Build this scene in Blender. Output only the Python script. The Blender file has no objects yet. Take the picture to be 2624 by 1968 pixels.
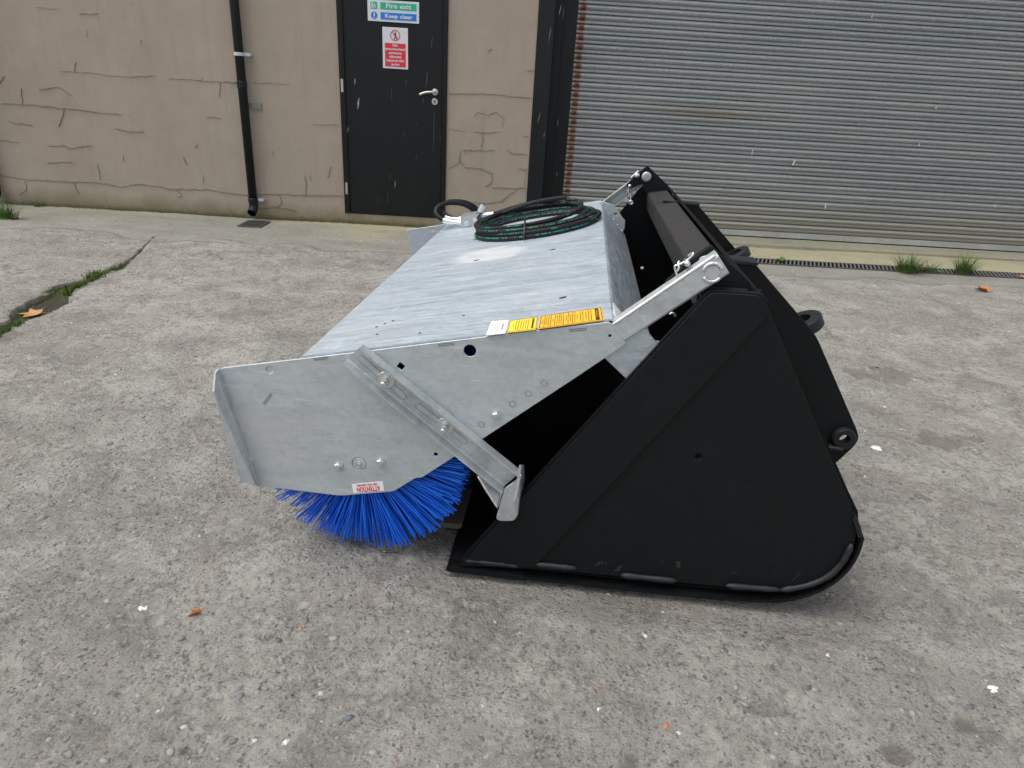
import bpy, bmesh, math, random
import numpy as np
from mathutils import Vector, Matrix
from mathutils.geometry import tessellate_polygon
random.seed(7); rng = np.random.default_rng(7)
D2R = math.radians
sc = bpy.context.scene

# ------------------------------------------------------------------ camera, sky, sun, exposure
cam_d = bpy.data.cameras.new('camera'); cam = bpy.data.objects.new('camera', cam_d)
sc.collection.objects.link(cam); sc.camera = cam
cam_d.sensor_width = 36; cam_d.lens = 23.643; cam_d.clip_start = 0.05; cam_d.clip_end = 2000
Rr, Uu, Ff = [Vector(r) for r in ((0.998417,0.004387,0.056075),(-0.053126,0.400982,0.914544),(0.018473,0.916075,-0.400580))]
m3 = Matrix((Rr, Uu, -Ff)).transposed()
cam.matrix_world = Matrix.Translation((0, 0, 1.177)) @ m3.to_4x4()

SUN_EL, SUN_AZ = 66.0, 262.0          # azimuth clockwise from +Y (towards the building)
world = bpy.data.worlds.new('World'); sc.world = world; world.use_nodes = True
wn = world.node_tree; wn.nodes.clear()
wo = wn.nodes.new('ShaderNodeOutputWorld'); wb = wn.nodes.new('ShaderNodeBackground')
sky = wn.nodes.new('ShaderNodeTexSky'); sky.sky_type = 'NISHITA'; sky.sun_disc = False
sky.sun_elevation = D2R(SUN_EL); sky.sun_rotation = D2R(SUN_AZ)
sky.air_density = 1.0; sky.dust_density = 4.0; sky.ozone_density = 1.0
hs = wn.nodes.new('ShaderNodeHueSaturation'); hs.inputs['Saturation'].default_value = 0.30
wn.links.new(sky.outputs[0], hs.inputs['Color']); wn.links.new(hs.outputs[0], wb.inputs[0])
wb.inputs[1].default_value = 0.15; wn.links.new(wb.outputs[0], wo.inputs[0])
sd = bpy.data.lights.new('sun', 'SUN'); sd.energy = 1.1; sd.angle = D2R(60); sd.color = (1.0, 0.97, 0.93)
sun = bpy.data.objects.new('sun', sd); sc.collection.objects.link(sun)
a, e = D2R(SUN_AZ), D2R(SUN_EL)
sdir = Vector((math.sin(a) * math.cos(e), math.cos(a) * math.cos(e), math.sin(e)))
sun.rotation_euler = sdir.to_track_quat('Z', 'Y').to_euler(); sun.location = sdir * 30
sc.view_settings.view_transform = 'Standard'; sc.view_settings.look = 'None'
sc.view_settings.gamma = 1; sc.view_settings.use_curve_mapping = False
sc.view_settings.exposure = 0.60

# ------------------------------------------------------------------ material helpers
class MT:
    def __init__(s, name, rough=0.6, metal=0.0, spec=0.5):
        s.m = bpy.data.materials.new(name); s.m.use_nodes = True; s.t = s.m.node_tree
        s.b = s.t.nodes['Principled BSDF']
        s.b.inputs['Roughness'].default_value = rough; s.b.inputs['Metallic'].default_value = metal
        s.b.inputs['Specular IOR Level'].default_value = spec
        s.co = None
    def n(s, ty, **kw):
        nd = s.t.nodes.new(ty)
        for k, v in kw.items(): setattr(nd, k, v)
        return nd
    def l(s, a, b): s.t.links.new(a, b)
    def coord(s, scale=(1, 1, 1), rot=(0, 0, 0)):
        if s.co is None: s.co = s.n('ShaderNodeTexCoord')
        mp = s.n('ShaderNodeMapping'); mp.inputs['Scale'].default_value = scale
        mp.inputs['Rotation'].default_value = rot
        s.l(s.co.outputs['Object'], mp.inputs[0]); return mp.outputs[0]
    def noise(s, scale, detail=6, rough=0.6, stretch=(1, 1, 1), dist=0.0, rot=(0, 0, 0)):
        nd = s.n('ShaderNodeTexNoise'); nd.inputs['Scale'].default_value = scale
        nd.inputs['Detail'].default_value = detail; nd.inputs['Roughness'].default_value = rough
        nd.inputs['Distortion'].default_value = dist
        s.l(s.coord(stretch, rot), nd.inputs['Vector']); return nd.outputs['Fac']
    def voro(s, scale, feature='F1', rand=1.0, out='Distance', stretch=(1, 1, 1)):
        nd = s.n('ShaderNodeTexVoronoi', feature=feature); nd.inputs['Scale'].default_value = scale
        nd.inputs['Randomness'].default_value = rand
        s.l(s.coord(stretch), nd.inputs['Vector']); return nd.outputs[out]
    def ramp(s, fac, stops, interp='LINEAR'):
        r = s.n('ShaderNodeValToRGB'); r.color_ramp.interpolation = interp
        el = r.color_ramp.elements
        while len(el) < len(stops): el.new(0.5)
        for q, (p, c) in zip(el, stops):
            q.position = p; q.color = (c, c, c, 1) if not isinstance(c, tuple) else (*c, 1)
        s.l(fac, r.inputs[0]); return r.outputs[0]
    def mix(s, fac, a, b, mode='MIX'):
        x = s.n('ShaderNodeMix', data_type='RGBA', blend_type=mode)
        for sock, v in ((x.inputs['Factor'], fac), (x.inputs['A'], a), (x.inputs['B'], b)):
            if isinstance(v, (int, float)): sock.default_value = v
            elif isinstance(v, tuple): sock.default_value = (*v, 1)
            else: s.l(v, sock)
        return x.outputs['Result']
    def math(s, op, a, b=0.0, c=0.0):
        x = s.n('ShaderNodeMath', operation=op)
        for i, v in enumerate((a, b, c)):
            if isinstance(v, (int, float)): x.inputs[i].default_value = v
            else: s.l(v, x.inputs[i])
        return x.outputs[0]
    def attr(s, name, out='Fac'):
        x = s.n('ShaderNodeAttribute'); x.attribute_name = name; return x.outputs[out]
    def xyz(s):
        x = s.n('ShaderNodeSeparateXYZ'); s.l(s.coord(), x.inputs[0]); return x.outputs
    def color(s, c):
        if isinstance(c, tuple): s.b.inputs['Base Color'].default_value = (*c, 1)
        else: s.l(c, s.b.inputs['Base Color'])
        return s
    def rough(s, r):
        s.l(r, s.b.inputs['Roughness']); return s
    def bump(s, h, strength=0.3, dist=0.002, prev=None):
        x = s.n('ShaderNodeBump'); x.inputs['Strength'].default_value = strength
        x.inputs['Distance'].default_value = dist; s.l(h, x.inputs['Height'])
        if prev is not None: s.l(prev, x.inputs['Normal'])
        s.l(x.outputs[0], s.b.inputs['Normal']); return x.outputs[0]

def flat(name, col, rough=0.6, metal=0.0, spec=0.5, var=0.12, nscale=40):
    t = MT(name, rough, metal, spec)
    n = t.noise(nscale, 4)
    t.color(t.mix(t.ramp(n, [(0.3, 1 - var), (0.7, 1 + var)]), (0, 0, 0), col) if False else
            t.mix(n, tuple(x * (1 - var) for x in col), tuple(min(1, x * (1 + var)) for x in col)))
    return t.m

# ------------------------------------------------------------------ object helpers
COLL = sc.collection
MO = Vector((0.1, 2.33, 0.0))                       # base point of the machines in the yard frame
MYAW = 0.102157
MROT = Matrix.Rotation(-MYAW, 4, 'Z')

def link(name, me, mat=None, parent=None, off=None):
    """one mesh object; off is subtracted from the vertices (child meshes live in their thing's frame)"""
    if off is not None: me.transform(Matrix.Translation(-Vector(off)))
    if mat is not None and not me.materials: me.materials.append(mat)
    me.name = name
    o = bpy.data.objects.new(name, me); COLL.objects.link(o)
    if parent is not None: o.parent = parent
    return o
def tag(o, label=None, cat=None, group=None, kind=None):
    if label: o['label'] = label
    if cat: o['category'] = cat
    if group: o['group'] = group
    if kind: o['kind'] = kind
    return o
def empty(name, loc, rot=0.0):
    o = bpy.data.objects.new(name, None); COLL.objects.link(o)
    o.location = loc; o.rotation_euler = (0, 0, rot); o.empty_display_size = 0.1
    return o
def mesh(verts, faces, smooth=False):
    me = bpy.data.meshes.new('m'); me.from_pydata([tuple(v) for v in verts], [], faces)
    if smooth: me.polygons.foreach_set('use_smooth', [True] * len(me.polygons))
    me.update(); return me
def bm_out(bm, smooth=False):
    me = bpy.data.meshes.new('m'); bmesh.ops.recalc_face_normals(bm, faces=bm.faces)
    bm.to_mesh(me); bm.free()
    if smooth: me.polygons.foreach_set('use_smooth', [True] * len(me.polygons))
    return me
def join(parts):
    """several (verts, faces) into one"""
    V, Fc = [], []
    for v, f in parts:
        n = len(V); V += list(v); Fc += [tuple(i + n for i in q) for q in f]
    return V, Fc
def boxv(x0, x1, y0, y1, z0, z1):
    v = [(x, y, z) for x in (x0, x1) for y in (y0, y1) for z in (z0, z1)]
    return v, [(0, 1, 3, 2), (4, 6, 7, 5), (0, 4, 5, 1), (2, 3, 7, 6), (0, 2, 6, 4), (1, 5, 7, 3)]
def bevelbox(x0, x1, y0, y1, z0, z1, b=0.003, seg=2):
    bm = bmesh.new(); v, f = boxv(x0, x1, y0, y1, z0, z1)
    bv = [bm.verts.new(p) for p in v]
    for q in f: bm.faces.new([bv[i] for i in q])
    bmesh.ops.recalc_face_normals(bm, faces=bm.faces)
    bmesh.ops.bevel(bm, geom=list(bm.edges), offset=b, segments=seg, profile=0.5, affect='EDGES')
    return bm_out(bm)
def tube(pts, r, n=10, caps=True, closed=False, taper=None):
    P = [Vector(p) for p in pts]; V, Fc = [], []; k = len(P)
    t0 = (P[1] - P[0]).normalized()
    nrm = t0.orthogonal().normalized()
    for i, p in enumerate(P):
        if closed: t = (P[(i + 1) % k] - P[i - 1]).normalized()
        else: t = (P[min(i + 1, k - 1)] - P[max(i - 1, 0)]).normalized()
        nrm = (nrm - t * nrm.dot(t)).normalized(); bi = t.cross(nrm)
        rr = r if taper is None else r * taper[i]
        for j in range(n):
            a_ = 2 * math.pi * j / n; V.append(p + (nrm * math.cos(a_) + bi * math.sin(a_)) * rr)
    lim = k if closed else k - 1
    for i in range(lim):
        for j in range(n):
            a_, b_ = i * n, ((i + 1) % k) * n
            Fc.append((a_ + j, a_ + (j + 1) % n, b_ + (j + 1) % n, b_ + j))
    if caps and not closed:
        Fc.append(tuple(reversed(range(n)))); Fc.append(tuple((k - 1) * n + j for j in range(n)))
    return V, Fc
def cyl(c, axis, r, h, n=24, r2=None, bev=0.0):
    """cylinder starting at c going h along axis"""
    ax = Vector(axis).normalized(); c = Vector(c); u_ = ax.orthogonal().normalized(); w_ = ax.cross(u_)
    prof = [(0, r), (h, r if r2 is None else r2)] if not bev else [(0, r), (h - bev, r), (h, r - bev)]
    V, Fc = [], []
    for (d, q) in prof:
        for j in range(n):
            a_ = 2 * math.pi * j / n; V.append(c + ax * d + (u_ * math.cos(a_) + w_ * math.sin(a_)) * q)
    for i in range(len(prof) - 1):
        for j in range(n): Fc.append((i * n + j, i * n + (j + 1) % n, (i + 1) * n + (j + 1) % n, (i + 1) * n + j))
    Fc.append(tuple(reversed(range(n)))); Fc.append(tuple((len(prof) - 1) * n + j for j in range(n)))
    return V, Fc
def ringv(c, axis, ro, ri, h, n=40, arc=(0, 2 * math.pi), ref=None):
    ax = Vector(axis).normalized(); c = Vector(c)
    u_ = (Vector(ref) - ax * Vector(ref).dot(ax)).normalized() if ref is not None else ax.orthogonal().normalized()
    w_ = ax.cross(u_); full = abs(arc[1] - arc[0] - 2 * math.pi) < 1e-6
    V, Fc = [], []; m = n if full else n + 1; b = min(0.003, h * 0.2)
    prof = [(0, ri), (0, ro - b), (b, ro), (h - b, ro), (h, ro - b), (h, ri)]
    for j in range(m):
        a_ = arc[0] + (arc[1] - arc[0]) * j / n; dr = u_ * math.cos(a_) + w_ * math.sin(a_)
        for d, q in prof: V.append(c + ax * d + dr * q)
    K = len(prof)
    for j in range(n):
        j2 = (j + 1) % m
        for i in range(K): Fc.append((j * K + i, j * K + (i + 1) % K, j2 * K + (i + 1) % K, j2 * K + i))
    if not full: Fc += [tuple(range(K)), tuple(reversed([n * K + i for i in range(K)]))]
    return V, Fc
def plate(outer, holes, s_mid, t, bev=0.0012):
    """flat plate cut from sheet, outline (v, z), with real holes; centred at depth s_mid in the machine frame"""
    cu = bpy.data.curves.new('c', 'CURVE'); cu.dimensions = '2D'; cu.fill_mode = 'BOTH'
    cu.extrude = max(t / 2 - bev, 0.0001); cu.bevel_depth = bev; cu.bevel_resolution = 1; cu.offset = -bev
    for loop in [outer] + list(holes):
        sp = cu.splines.new('POLY'); sp.points.add(len(loop) - 1)
        for q, (x, y) in zip(sp.points, loop): q.co = (x, y, 0, 1)
        sp.use_cyclic_u = True
    ob = bpy.data.objects.new('c', cu); COLL.objects.link(ob)
    dg = bpy.context.evaluated_depsgraph_get()
    me = bpy.data.meshes.new_from_object(ob.evaluated_get(dg))
    bpy.data.objects.remove(ob); bpy.data.curves.remove(cu)
    n = len(me.vertices); co = np.empty(n * 3); me.vertices.foreach_get('co', co); co = co.reshape(-1, 3)
    me.vertices.foreach_set('co', np.column_stack([co[:, 0], s_mid - co[:, 2], co[:, 1]]).ravel())
    me.update(); me.materials.clear(); return me
def circ(c, r, n=24, sq=1.0): return [(c[0] + r * math.cos(2 * math.pi * i / n), c[1] + r * sq * math.sin(2 * math.pi * i / n)) for i in range(n)]
def roundpoly(pts, rad, n=4):
    """round the corners; rad is one number or one per corner"""
    out = []; k = len(pts)
    for i, p in enumerate(pts):
        r = rad[i] if isinstance(rad, (list, tuple)) else rad
        p = Vector(p); a_ = Vector(pts[i - 1]); b_ = Vector(pts[(i + 1) % k])
        if r <= 0: out.append(tuple(p)); continue
        d1 = min(r, (a_ - p).length * .45); d2 = min(r, (b_ - p).length * .45)
        s_ = p + (a_ - p).normalized() * d1; e_ = p + (b_ - p).normalized() * d2
        for j in range(n + 1):
            t = j / n; out.append(tuple(s_ * (1 - t) ** 2 + p * 2 * t * (1 - t) + e_ * t * t))
    return out
def fold(prof, t, a, b, axis='s', segs=1, close=False):
    """bent sheet of thickness t: profile polyline (p, z) swept from a to b (axis 's': machine depth; 'x': along the wall)"""
    P = [Vector(q) for q in prof]; k = len(P); N = []
    for i in range(k):
        d = Vector((0, 0))
        if i > 0: d += (P[i] - P[i - 1]).normalized()
        if i < k - 1: d += (P[i + 1] - P[i]).normalized()
        d.normalize(); N.append(Vector((-d.y, d.x)))
    loop = [p for p in P] + [P[i] - N[i] * t for i in reversed(range(k))]
    V, Fc = [], []; K = len(loop)
    for j in range(segs + 1):
        w = a + (b - a) * j / segs
        for q in loop: V.append((q.x, w, q.y) if axis == 's' else (w, q.x, q.y))
    for j in range(segs):
        for i in range(K): Fc.append((j * K + i, j * K + (i + 1) % K, (j + 1) * K + (i + 1) % K, (j + 1) * K + i))
    for j, rev in ((0, False), (segs, True)):
        for i in range(k - 1):
            q = (j * K + i, j * K + i + 1, j * K + K - 2 - i, j * K + K - 1 - i)
            Fc.append(tuple(reversed(q)) if rev else q)
    bm = bmesh.new(); bv = [bm.verts.new(v) for v in V]
    for f in Fc: bm.faces.new([bv[i] for i in f])
    return bm_out(bm)
def hexhead(c, axis, r, h, rot=0.0):
    ax = Vector(axis).normalized(); c = Vector(c); u_ = ax.orthogonal().normalized(); w_ = ax.cross(u_); V, Fc = [], []
    for d, q in ((0, r), (h * .75, r), (h, r * .82)):
        for j in range(6):
            a_ = rot + math.pi / 3 * j; V.append(c + ax * d + (u_ * math.cos(a_) + w_ * math.sin(a_)) * q)
    for i in range(2):
        for j in range(6): Fc.append((i * 6 + j, i * 6 + (j + 1) % 6, (i + 1) * 6 + (j + 1) % 6, (i + 1) * 6 + j))
    Fc.append(tuple(range(12, 18))); Fc.append(tuple(reversed(range(6))))
    return V, Fc
def smooth_path(pts, n=8, closed=False):
    """Catmull-Rom"""
    P = [Vector(p) for p in pts]; k = len(P); out = []
    for i in range(k if closed else k - 1):
        g = (lambda j: P[j % k]) if closed else (lambda j: P[max(0, min(k - 1, j))])
        p0, p1, p2, p3 = g(i - 1), g(i), g(i + 1), g(i + 2)
        for j in range(n):
            t = j / n
            out.append(0.5 * ((2 * p1) + (p2 - p0) * t + (2 * p0 - 5 * p1 + 4 * p2 - p3) * t * t + (3 * p1 - p0 - 3 * p2 + p3) * t ** 3))
    if not closed: out.append(P[-1])
    return out
def weld(pts, r, name, mat, parent, off=None):
    """lumpy weld bead"""
    P = smooth_path(pts, 3); 
    out = []
    for i in range(len(P) - 1):
        L = (P[i + 1] - P[i]).length; m = max(1, int(L / (r * 1.2)))
        for j in range(m): out.append(P[i].lerp(P[i + 1], j / m))
    out.append(P[-1])
    tp = [0.85 + 0.3 * random.random() for _ in out]; tp[0] = tp[-1] = .5
    V, Fc = tube(out, r, 6, taper=tp)
    return link(name, mesh(V, Fc, True), mat, parent, off if off is not None else (MO if parent is bk else SWO))
def text_mesh(body, size, bold=0.0, width=None, align='CENTER', spacing=1.0, ext=0.0003):
    cu = bpy.data.curves.new('t', 'FONT'); cu.body = body; cu.size = size; cu.align_x = align; cu.align_y = 'CENTER'
    cu.offset = bold; cu.extrude = ext; cu.resolution_u = 3; cu.space_character = spacing; cu.space_line = 0.95
    ob = bpy.data.objects.new('t', cu); COLL.objects.link(ob)
    dg = bpy.context.evaluated_depsgraph_get(); me = bpy.data.meshes.new_from_object(ob.evaluated_get(dg))
    bpy.data.objects.remove(ob); bpy.data.curves.remove(cu)
    n = len(me.vertices); co = np.empty(n * 3); me.vertices.foreach_get('co', co); co = co.reshape(-1, 3)
    if width:
        w = co[:, 0].max() - co[:, 0].min(); co[:, 0] *= width / w
        me.vertices.foreach_set('co', co.ravel())
    me.materials.clear(); me.update(); return me

# ------------------------------------------------------------------ materials
def galv(name, streak=(1, 1, 1), rot=(0, 0, 0), lo=(.36, .40, .425), hi=(.54, .575, .60), metal=.55, rough=.42, splash=False):
    t = MT(name, rough, metal, .5)
    a_ = t.noise(3.5, 7, .62, streak, .6, rot); b_ = t.noise(26, 5, .6, streak, .3, rot); c_ = t.noise(9, 3, .5, (1, 1, 1), 1.2)
    f = t.math('ADD', t.math('MULTIPLY', a_, .6), t.math('MULTIPLY', b_, .25)); f = t.math('ADD', f, t.math('MULTIPLY', c_, .2))
    col = t.mix(t.ramp(f, [(.40, 0.0), (.66, 1.0)]), lo, hi)
    vc = t.n('ShaderNodeSeparateColor'); t.l(t.voro(75, out='Color'), vc.inputs[0])
    sp1 = t.ramp(vc.outputs[0], [(.0, .0), (.5, .10), (1.0, .26)])
    col = t.mix(sp1, col, (hi[0] * 1.12, hi[1] * 1.12, hi[2] * 1.12)); col = t.mix(t.ramp(vc.outputs[1], [(.6, 0.0), (1.0, .16)]), col, (lo[0] * .7, lo[1] * .7, lo[2] * .7))
    scr = t.ramp(t.noise(45, 3, .5, (.25, .25, 3.0), .2, (0, D2R(-20), 0)), [(.66, 0.0), (.72, .4)]); col = t.mix(scr, col, (.72, .74, .75))
    warm = t.ramp(t.noise(2.2, 3, .5, streak, .4, rot), [(.55, 0.0), (.75, .5)])
    col = t.mix(warm, col, (hi[0] * .98, hi[1] * .93, hi[2] * .9))
    if splash:
        s_ = t.n('ShaderNodeMapping'); t.l(t.co.outputs['Object'], s_.inputs[0])
        s_.inputs['Location'].default_value = splash[0]; s_.inputs['Scale'].default_value = splash[1]
        s_.vector_type = 'TEXTURE'
        ln = t.n('ShaderNodeVectorMath', operation='LENGTH'); t.l(s_.outputs[0], ln.inputs[0])
        dd = t.math('ADD', ln.outputs['Value'], t.math('MULTIPLY', t.noise(5, 4, .6, streak), .9))
        wm = t.ramp(dd, [(1.15, 1.0), (1.42, 0.0)]) if False else t.ramp(t.math('MULTIPLY', dd, .5), [(.555, .9), (.60, .35), (.70, 0.0)])
        col = t.mix(wm, col, (.80, .83, .86))
    t.color(col)
    t.rough(t.ramp(t.noise(14, 4, .6, streak, .5, rot), [(.3, rough - .08), (.7, rough + .14)]))
    t.bump(t.math('ADD', t.noise(60, 3, .5, streak, 0, rot), t.math('MULTIPLY', t.noise(7, 3), 2.0)), .12, .004)
    return t.m
HC = Vector((-0.2982,2.3333,0.6413)) - Vector((-.49, 2.33, 0))
M_hood = galv('galvanised_hood', (.8, 6.5, 1.0), splash=(tuple(HC), (.16, .15, 1.0)), lo=(.38, .455, .52), hi=(.61, .68, .735), rough=.40)
M_plate = galv('galvanised_plate', (1.0, 1, 4.5), rot=(0, D2R(-14), 0), lo=(.39, .43, .445), hi=(.52, .555, .57), metal=.4, rough=.5)
M_arm = galv('galvanised_channel', (3, 1, 3), lo=(.35, .385, .40), hi=(.55, .585, .59), metal=.5, rough=.45)
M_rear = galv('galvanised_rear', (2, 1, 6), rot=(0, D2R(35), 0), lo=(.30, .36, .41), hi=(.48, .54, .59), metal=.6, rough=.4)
def _zinc():
    t = MT('bright_zinc', .28, .9); n = t.noise(90, 3)
    t.color(t.mix(n, (.55, .57, .58), (.78, .79, .80))); return t.m
M_zinc = _zinc()
M_alu = flat('bare_aluminium', (.46, .47, .47), .38, .75, .5, .1)
M_weldz = flat('galvanised_weld', (.66, .68, .67), .4, .6, .5, .15, 200)
def _black(name, base, rough, dust):
    t = MT(name, rough, 0, .22)
    n = t.noise(2.5, 5); k = t.noise(35, 6, .7)
    d = t.ramp(t.math('MULTIPLY', n, k), [(.28, 0.0), (.42, dust)])
    t.color(t.mix(d, base, (.05, .05, .048)))
    t.rough(t.ramp(t.math('MULTIPLY', k, t.math('ADD', n, .5)), [(.3, rough - .10), (.7, rough + .15)]))
    t.bump(t.math('ADD', t.noise(220, 2, .5), t.math('MULTIPLY', t.noise(9, 3), 3.0)), .12, .0015)
    return t.m
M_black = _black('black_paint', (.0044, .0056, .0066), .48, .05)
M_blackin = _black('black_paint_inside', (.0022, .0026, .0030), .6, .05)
M_tube = _black('black_primer_tube', (.036, .034, .034), .42, .25)
M_lug = _black('black_paint_lug', (.016, .018, .021), .45, .1)
M_weldb = flat('painted_weld', (.015, .0165, .019), .55, .1, .5, .3, 250)
def _blue():
    t = MT('blue_bristle', .32, 0, .5)
    o = t.n('ShaderNodeAttribute'); o.attribute_name = 'tone'
    t.color(t.mix(o.outputs['Fac'], (.004, .105, .68), (.014, .20, .98)))
    t.b.inputs['Subsurface Weight'].default_value = 0.0
    return t.m
M_blue = _blue()
M_hose = _black('hose_rubber', (.013, .0125, .014), .55, .2)
M_hosegreen = flat('hose_green_print', (.008, .19, .14), .5, 0, .4, .35, 400)
M_plastic = flat('black_plastic', (.015, .015, .017), .35, 0, .5, .1)
M_white = flat('white_vinyl', (.78, .80, .80), .4, 0, .5, .03)
M_signwhite = flat('white_sign_board', (.62, .65, .68), .35, 0, .5, .04)
M_yellow = flat('yellow_vinyl', (.86, .62, .05), .4, 0, .5, .04)
M_orange = flat('orange_vinyl', (.86, .47, .035), .4, 0, .5, .04)
M_print = flat('dark_print', (.10, .075, .02), .5, 0, .3, .3)
M_blackprint = flat('black_print', (.02, .018, .016), .5, 0, .3, .1)
M_greyprint = flat('grey_print', (.25, .24, .27), .5, 0, .3, .3)
M_red = flat('red_print', (.62, .03, .045), .45, 0, .4, .05)
M_pink = flat('faded_red_print', (.72, .16, .20), .45, 0, .4, .05)
M_green = flat('green_print', (.015, .40, .24), .45, 0, .4, .04)
M_signblue = flat('blue_print', (.02, .18, .62), .45, 0, .4, .04)
M_steel = flat('satin_steel', (.55, .54, .51), .3, .85, .5, .08)
M_clip = flat('white_pipe_clip', (.50, .54, .56), .5, 0, .4, .1)
M_brack = flat('dull_galvanised_bracket', (.22, .25, .26), .55, .4, .5, .2)
M_pipe = _black('black_rainwater_pipe', (.011, .013, .015), .35, .12)
M_iron = flat('worn_cast_iron', (.085, .087, .09), .6, .2, .4, .35, 60)
M_bar = flat('grating_bar', (.17, .165, .155), .7, .1, .4, .3, 60)
M_dark = flat('dark_void', (.004, .004, .004), .9, 0, .1, .1)
M_timber = flat('grey_timber', (.17, .145, .11), .8, 0, .3, .3, 25)
def _door(name, base):
    t = MT(name, .42, 0, .5); n = t.noise(3, 6, .6, (4, 1, 1)); k = t.noise(50, 5, .7)
    t.color(t.mix(t.ramp(t.math('MULTIPLY', n, k), [(.28, 0.0), (.55, .35)]), base, (.03, .03, .03)))
    t.b.inputs['Specular IOR Level'].default_value = .3
    t.rough(t.ramp(n, [(.3, .36), (.7, .52)])); t.bump(t.noise(6, 2), .1, .004); return t.m
M_door = _door('black_door_paint', (.0040, .0056, .0066))
M_frame = _door('black_frame_paint', (.0030, .0036, .0044))
M_column = _door('black_column_paint', (.0060, .0085, .0100))
M_scuff = flat('bare_scratch', (.26, .26, .25), .7, 0, .3, .3, 80)
def _wall():
    t = MT('brown_render', .9, 0, .25)
    big = t.noise(1.1, 6, .6, (1, 1, .6)); mid = t.noise(9, 6, .65); fine = t.noise(130, 5, .75)
    z = t.xyz()
    c = t.mix(t.ramp(big, [(.3, 0.0), (.7, 1.0)]), (.315, .265, .213), (.388, .332, .270))
    c = t.mix(t.ramp(mid, [(.42, 0.0), (.75, .5)]), c, (.40, .345, .275))
    c = t.mix(t.ramp(fine, [(.25, .5), (.5, 0.0)]), c, (.200, .164, .130))
    streak = t.ramp(t.noise(3.5, 5, .7, (3.0, 1, .25)), [(.52, 0.0), (.8, .30)])
    c = t.mix(streak, c, (.205, .17, .137))
    # green damp band at the foot of the wall, ragged upper edge
    foot = t.math('ADD', z[2], t.math('MULTIPLY', t.noise(4, 5, .7, (1, 1, .5)), .22))
    c = t.mix(t.ramp(foot, [(.13, .85), (.26, 0.0)]), c, (.165, .147, .082))
    dirt = t.math('ADD', z[2], t.math('MULTIPLY', t.noise(14, 5, .7), .08))
    c = t.mix(t.ramp(dirt, [(.035, .9), (.075, 0.0)]), c, (.075, .066, .036))
    pit = t.ramp(t.voro(70), [(.04, 1.0), (.10, 0.0)])
    c = t.mix(t.math('MULTIPLY', pit, t.ramp(t.noise(6, 4), [(.5, 0.0), (.62, .55)])), c, (.10, .08, .06))
    spk = t.ramp(t.voro(16), [(.02, 1.0), (.06, 0.0)])
    c = t.mix(t.math('MULTIPLY', spk, t.ramp(t.noise(5, 3), [(.55, 0.0), (.6, .5)])), c, (.52, .49, .44))
    t.color(c)
    h = t.math('ADD', t.math('MULTIPLY', fine, .35), t.math('MULTIPLY', mid, 1.2)); h = t.math('SUBTRACT', h, t.math('MULTIPLY', pit, .25))
    t.bump(h, .35, .006); return t.m
M_wall = _wall()
M_crackd = flat('dark_crack', (.195, .163, .125), .95, 0, .1, .3, 60)
M_crackw = flat('lime_filled_crack', (.44, .40, .35), .9, 0, .2, .25, 60)
ZT = (0.4900,1.8689)[1]; PIT = (ZT - (4.1920,0.0800)[1]) / 24.0
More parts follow.
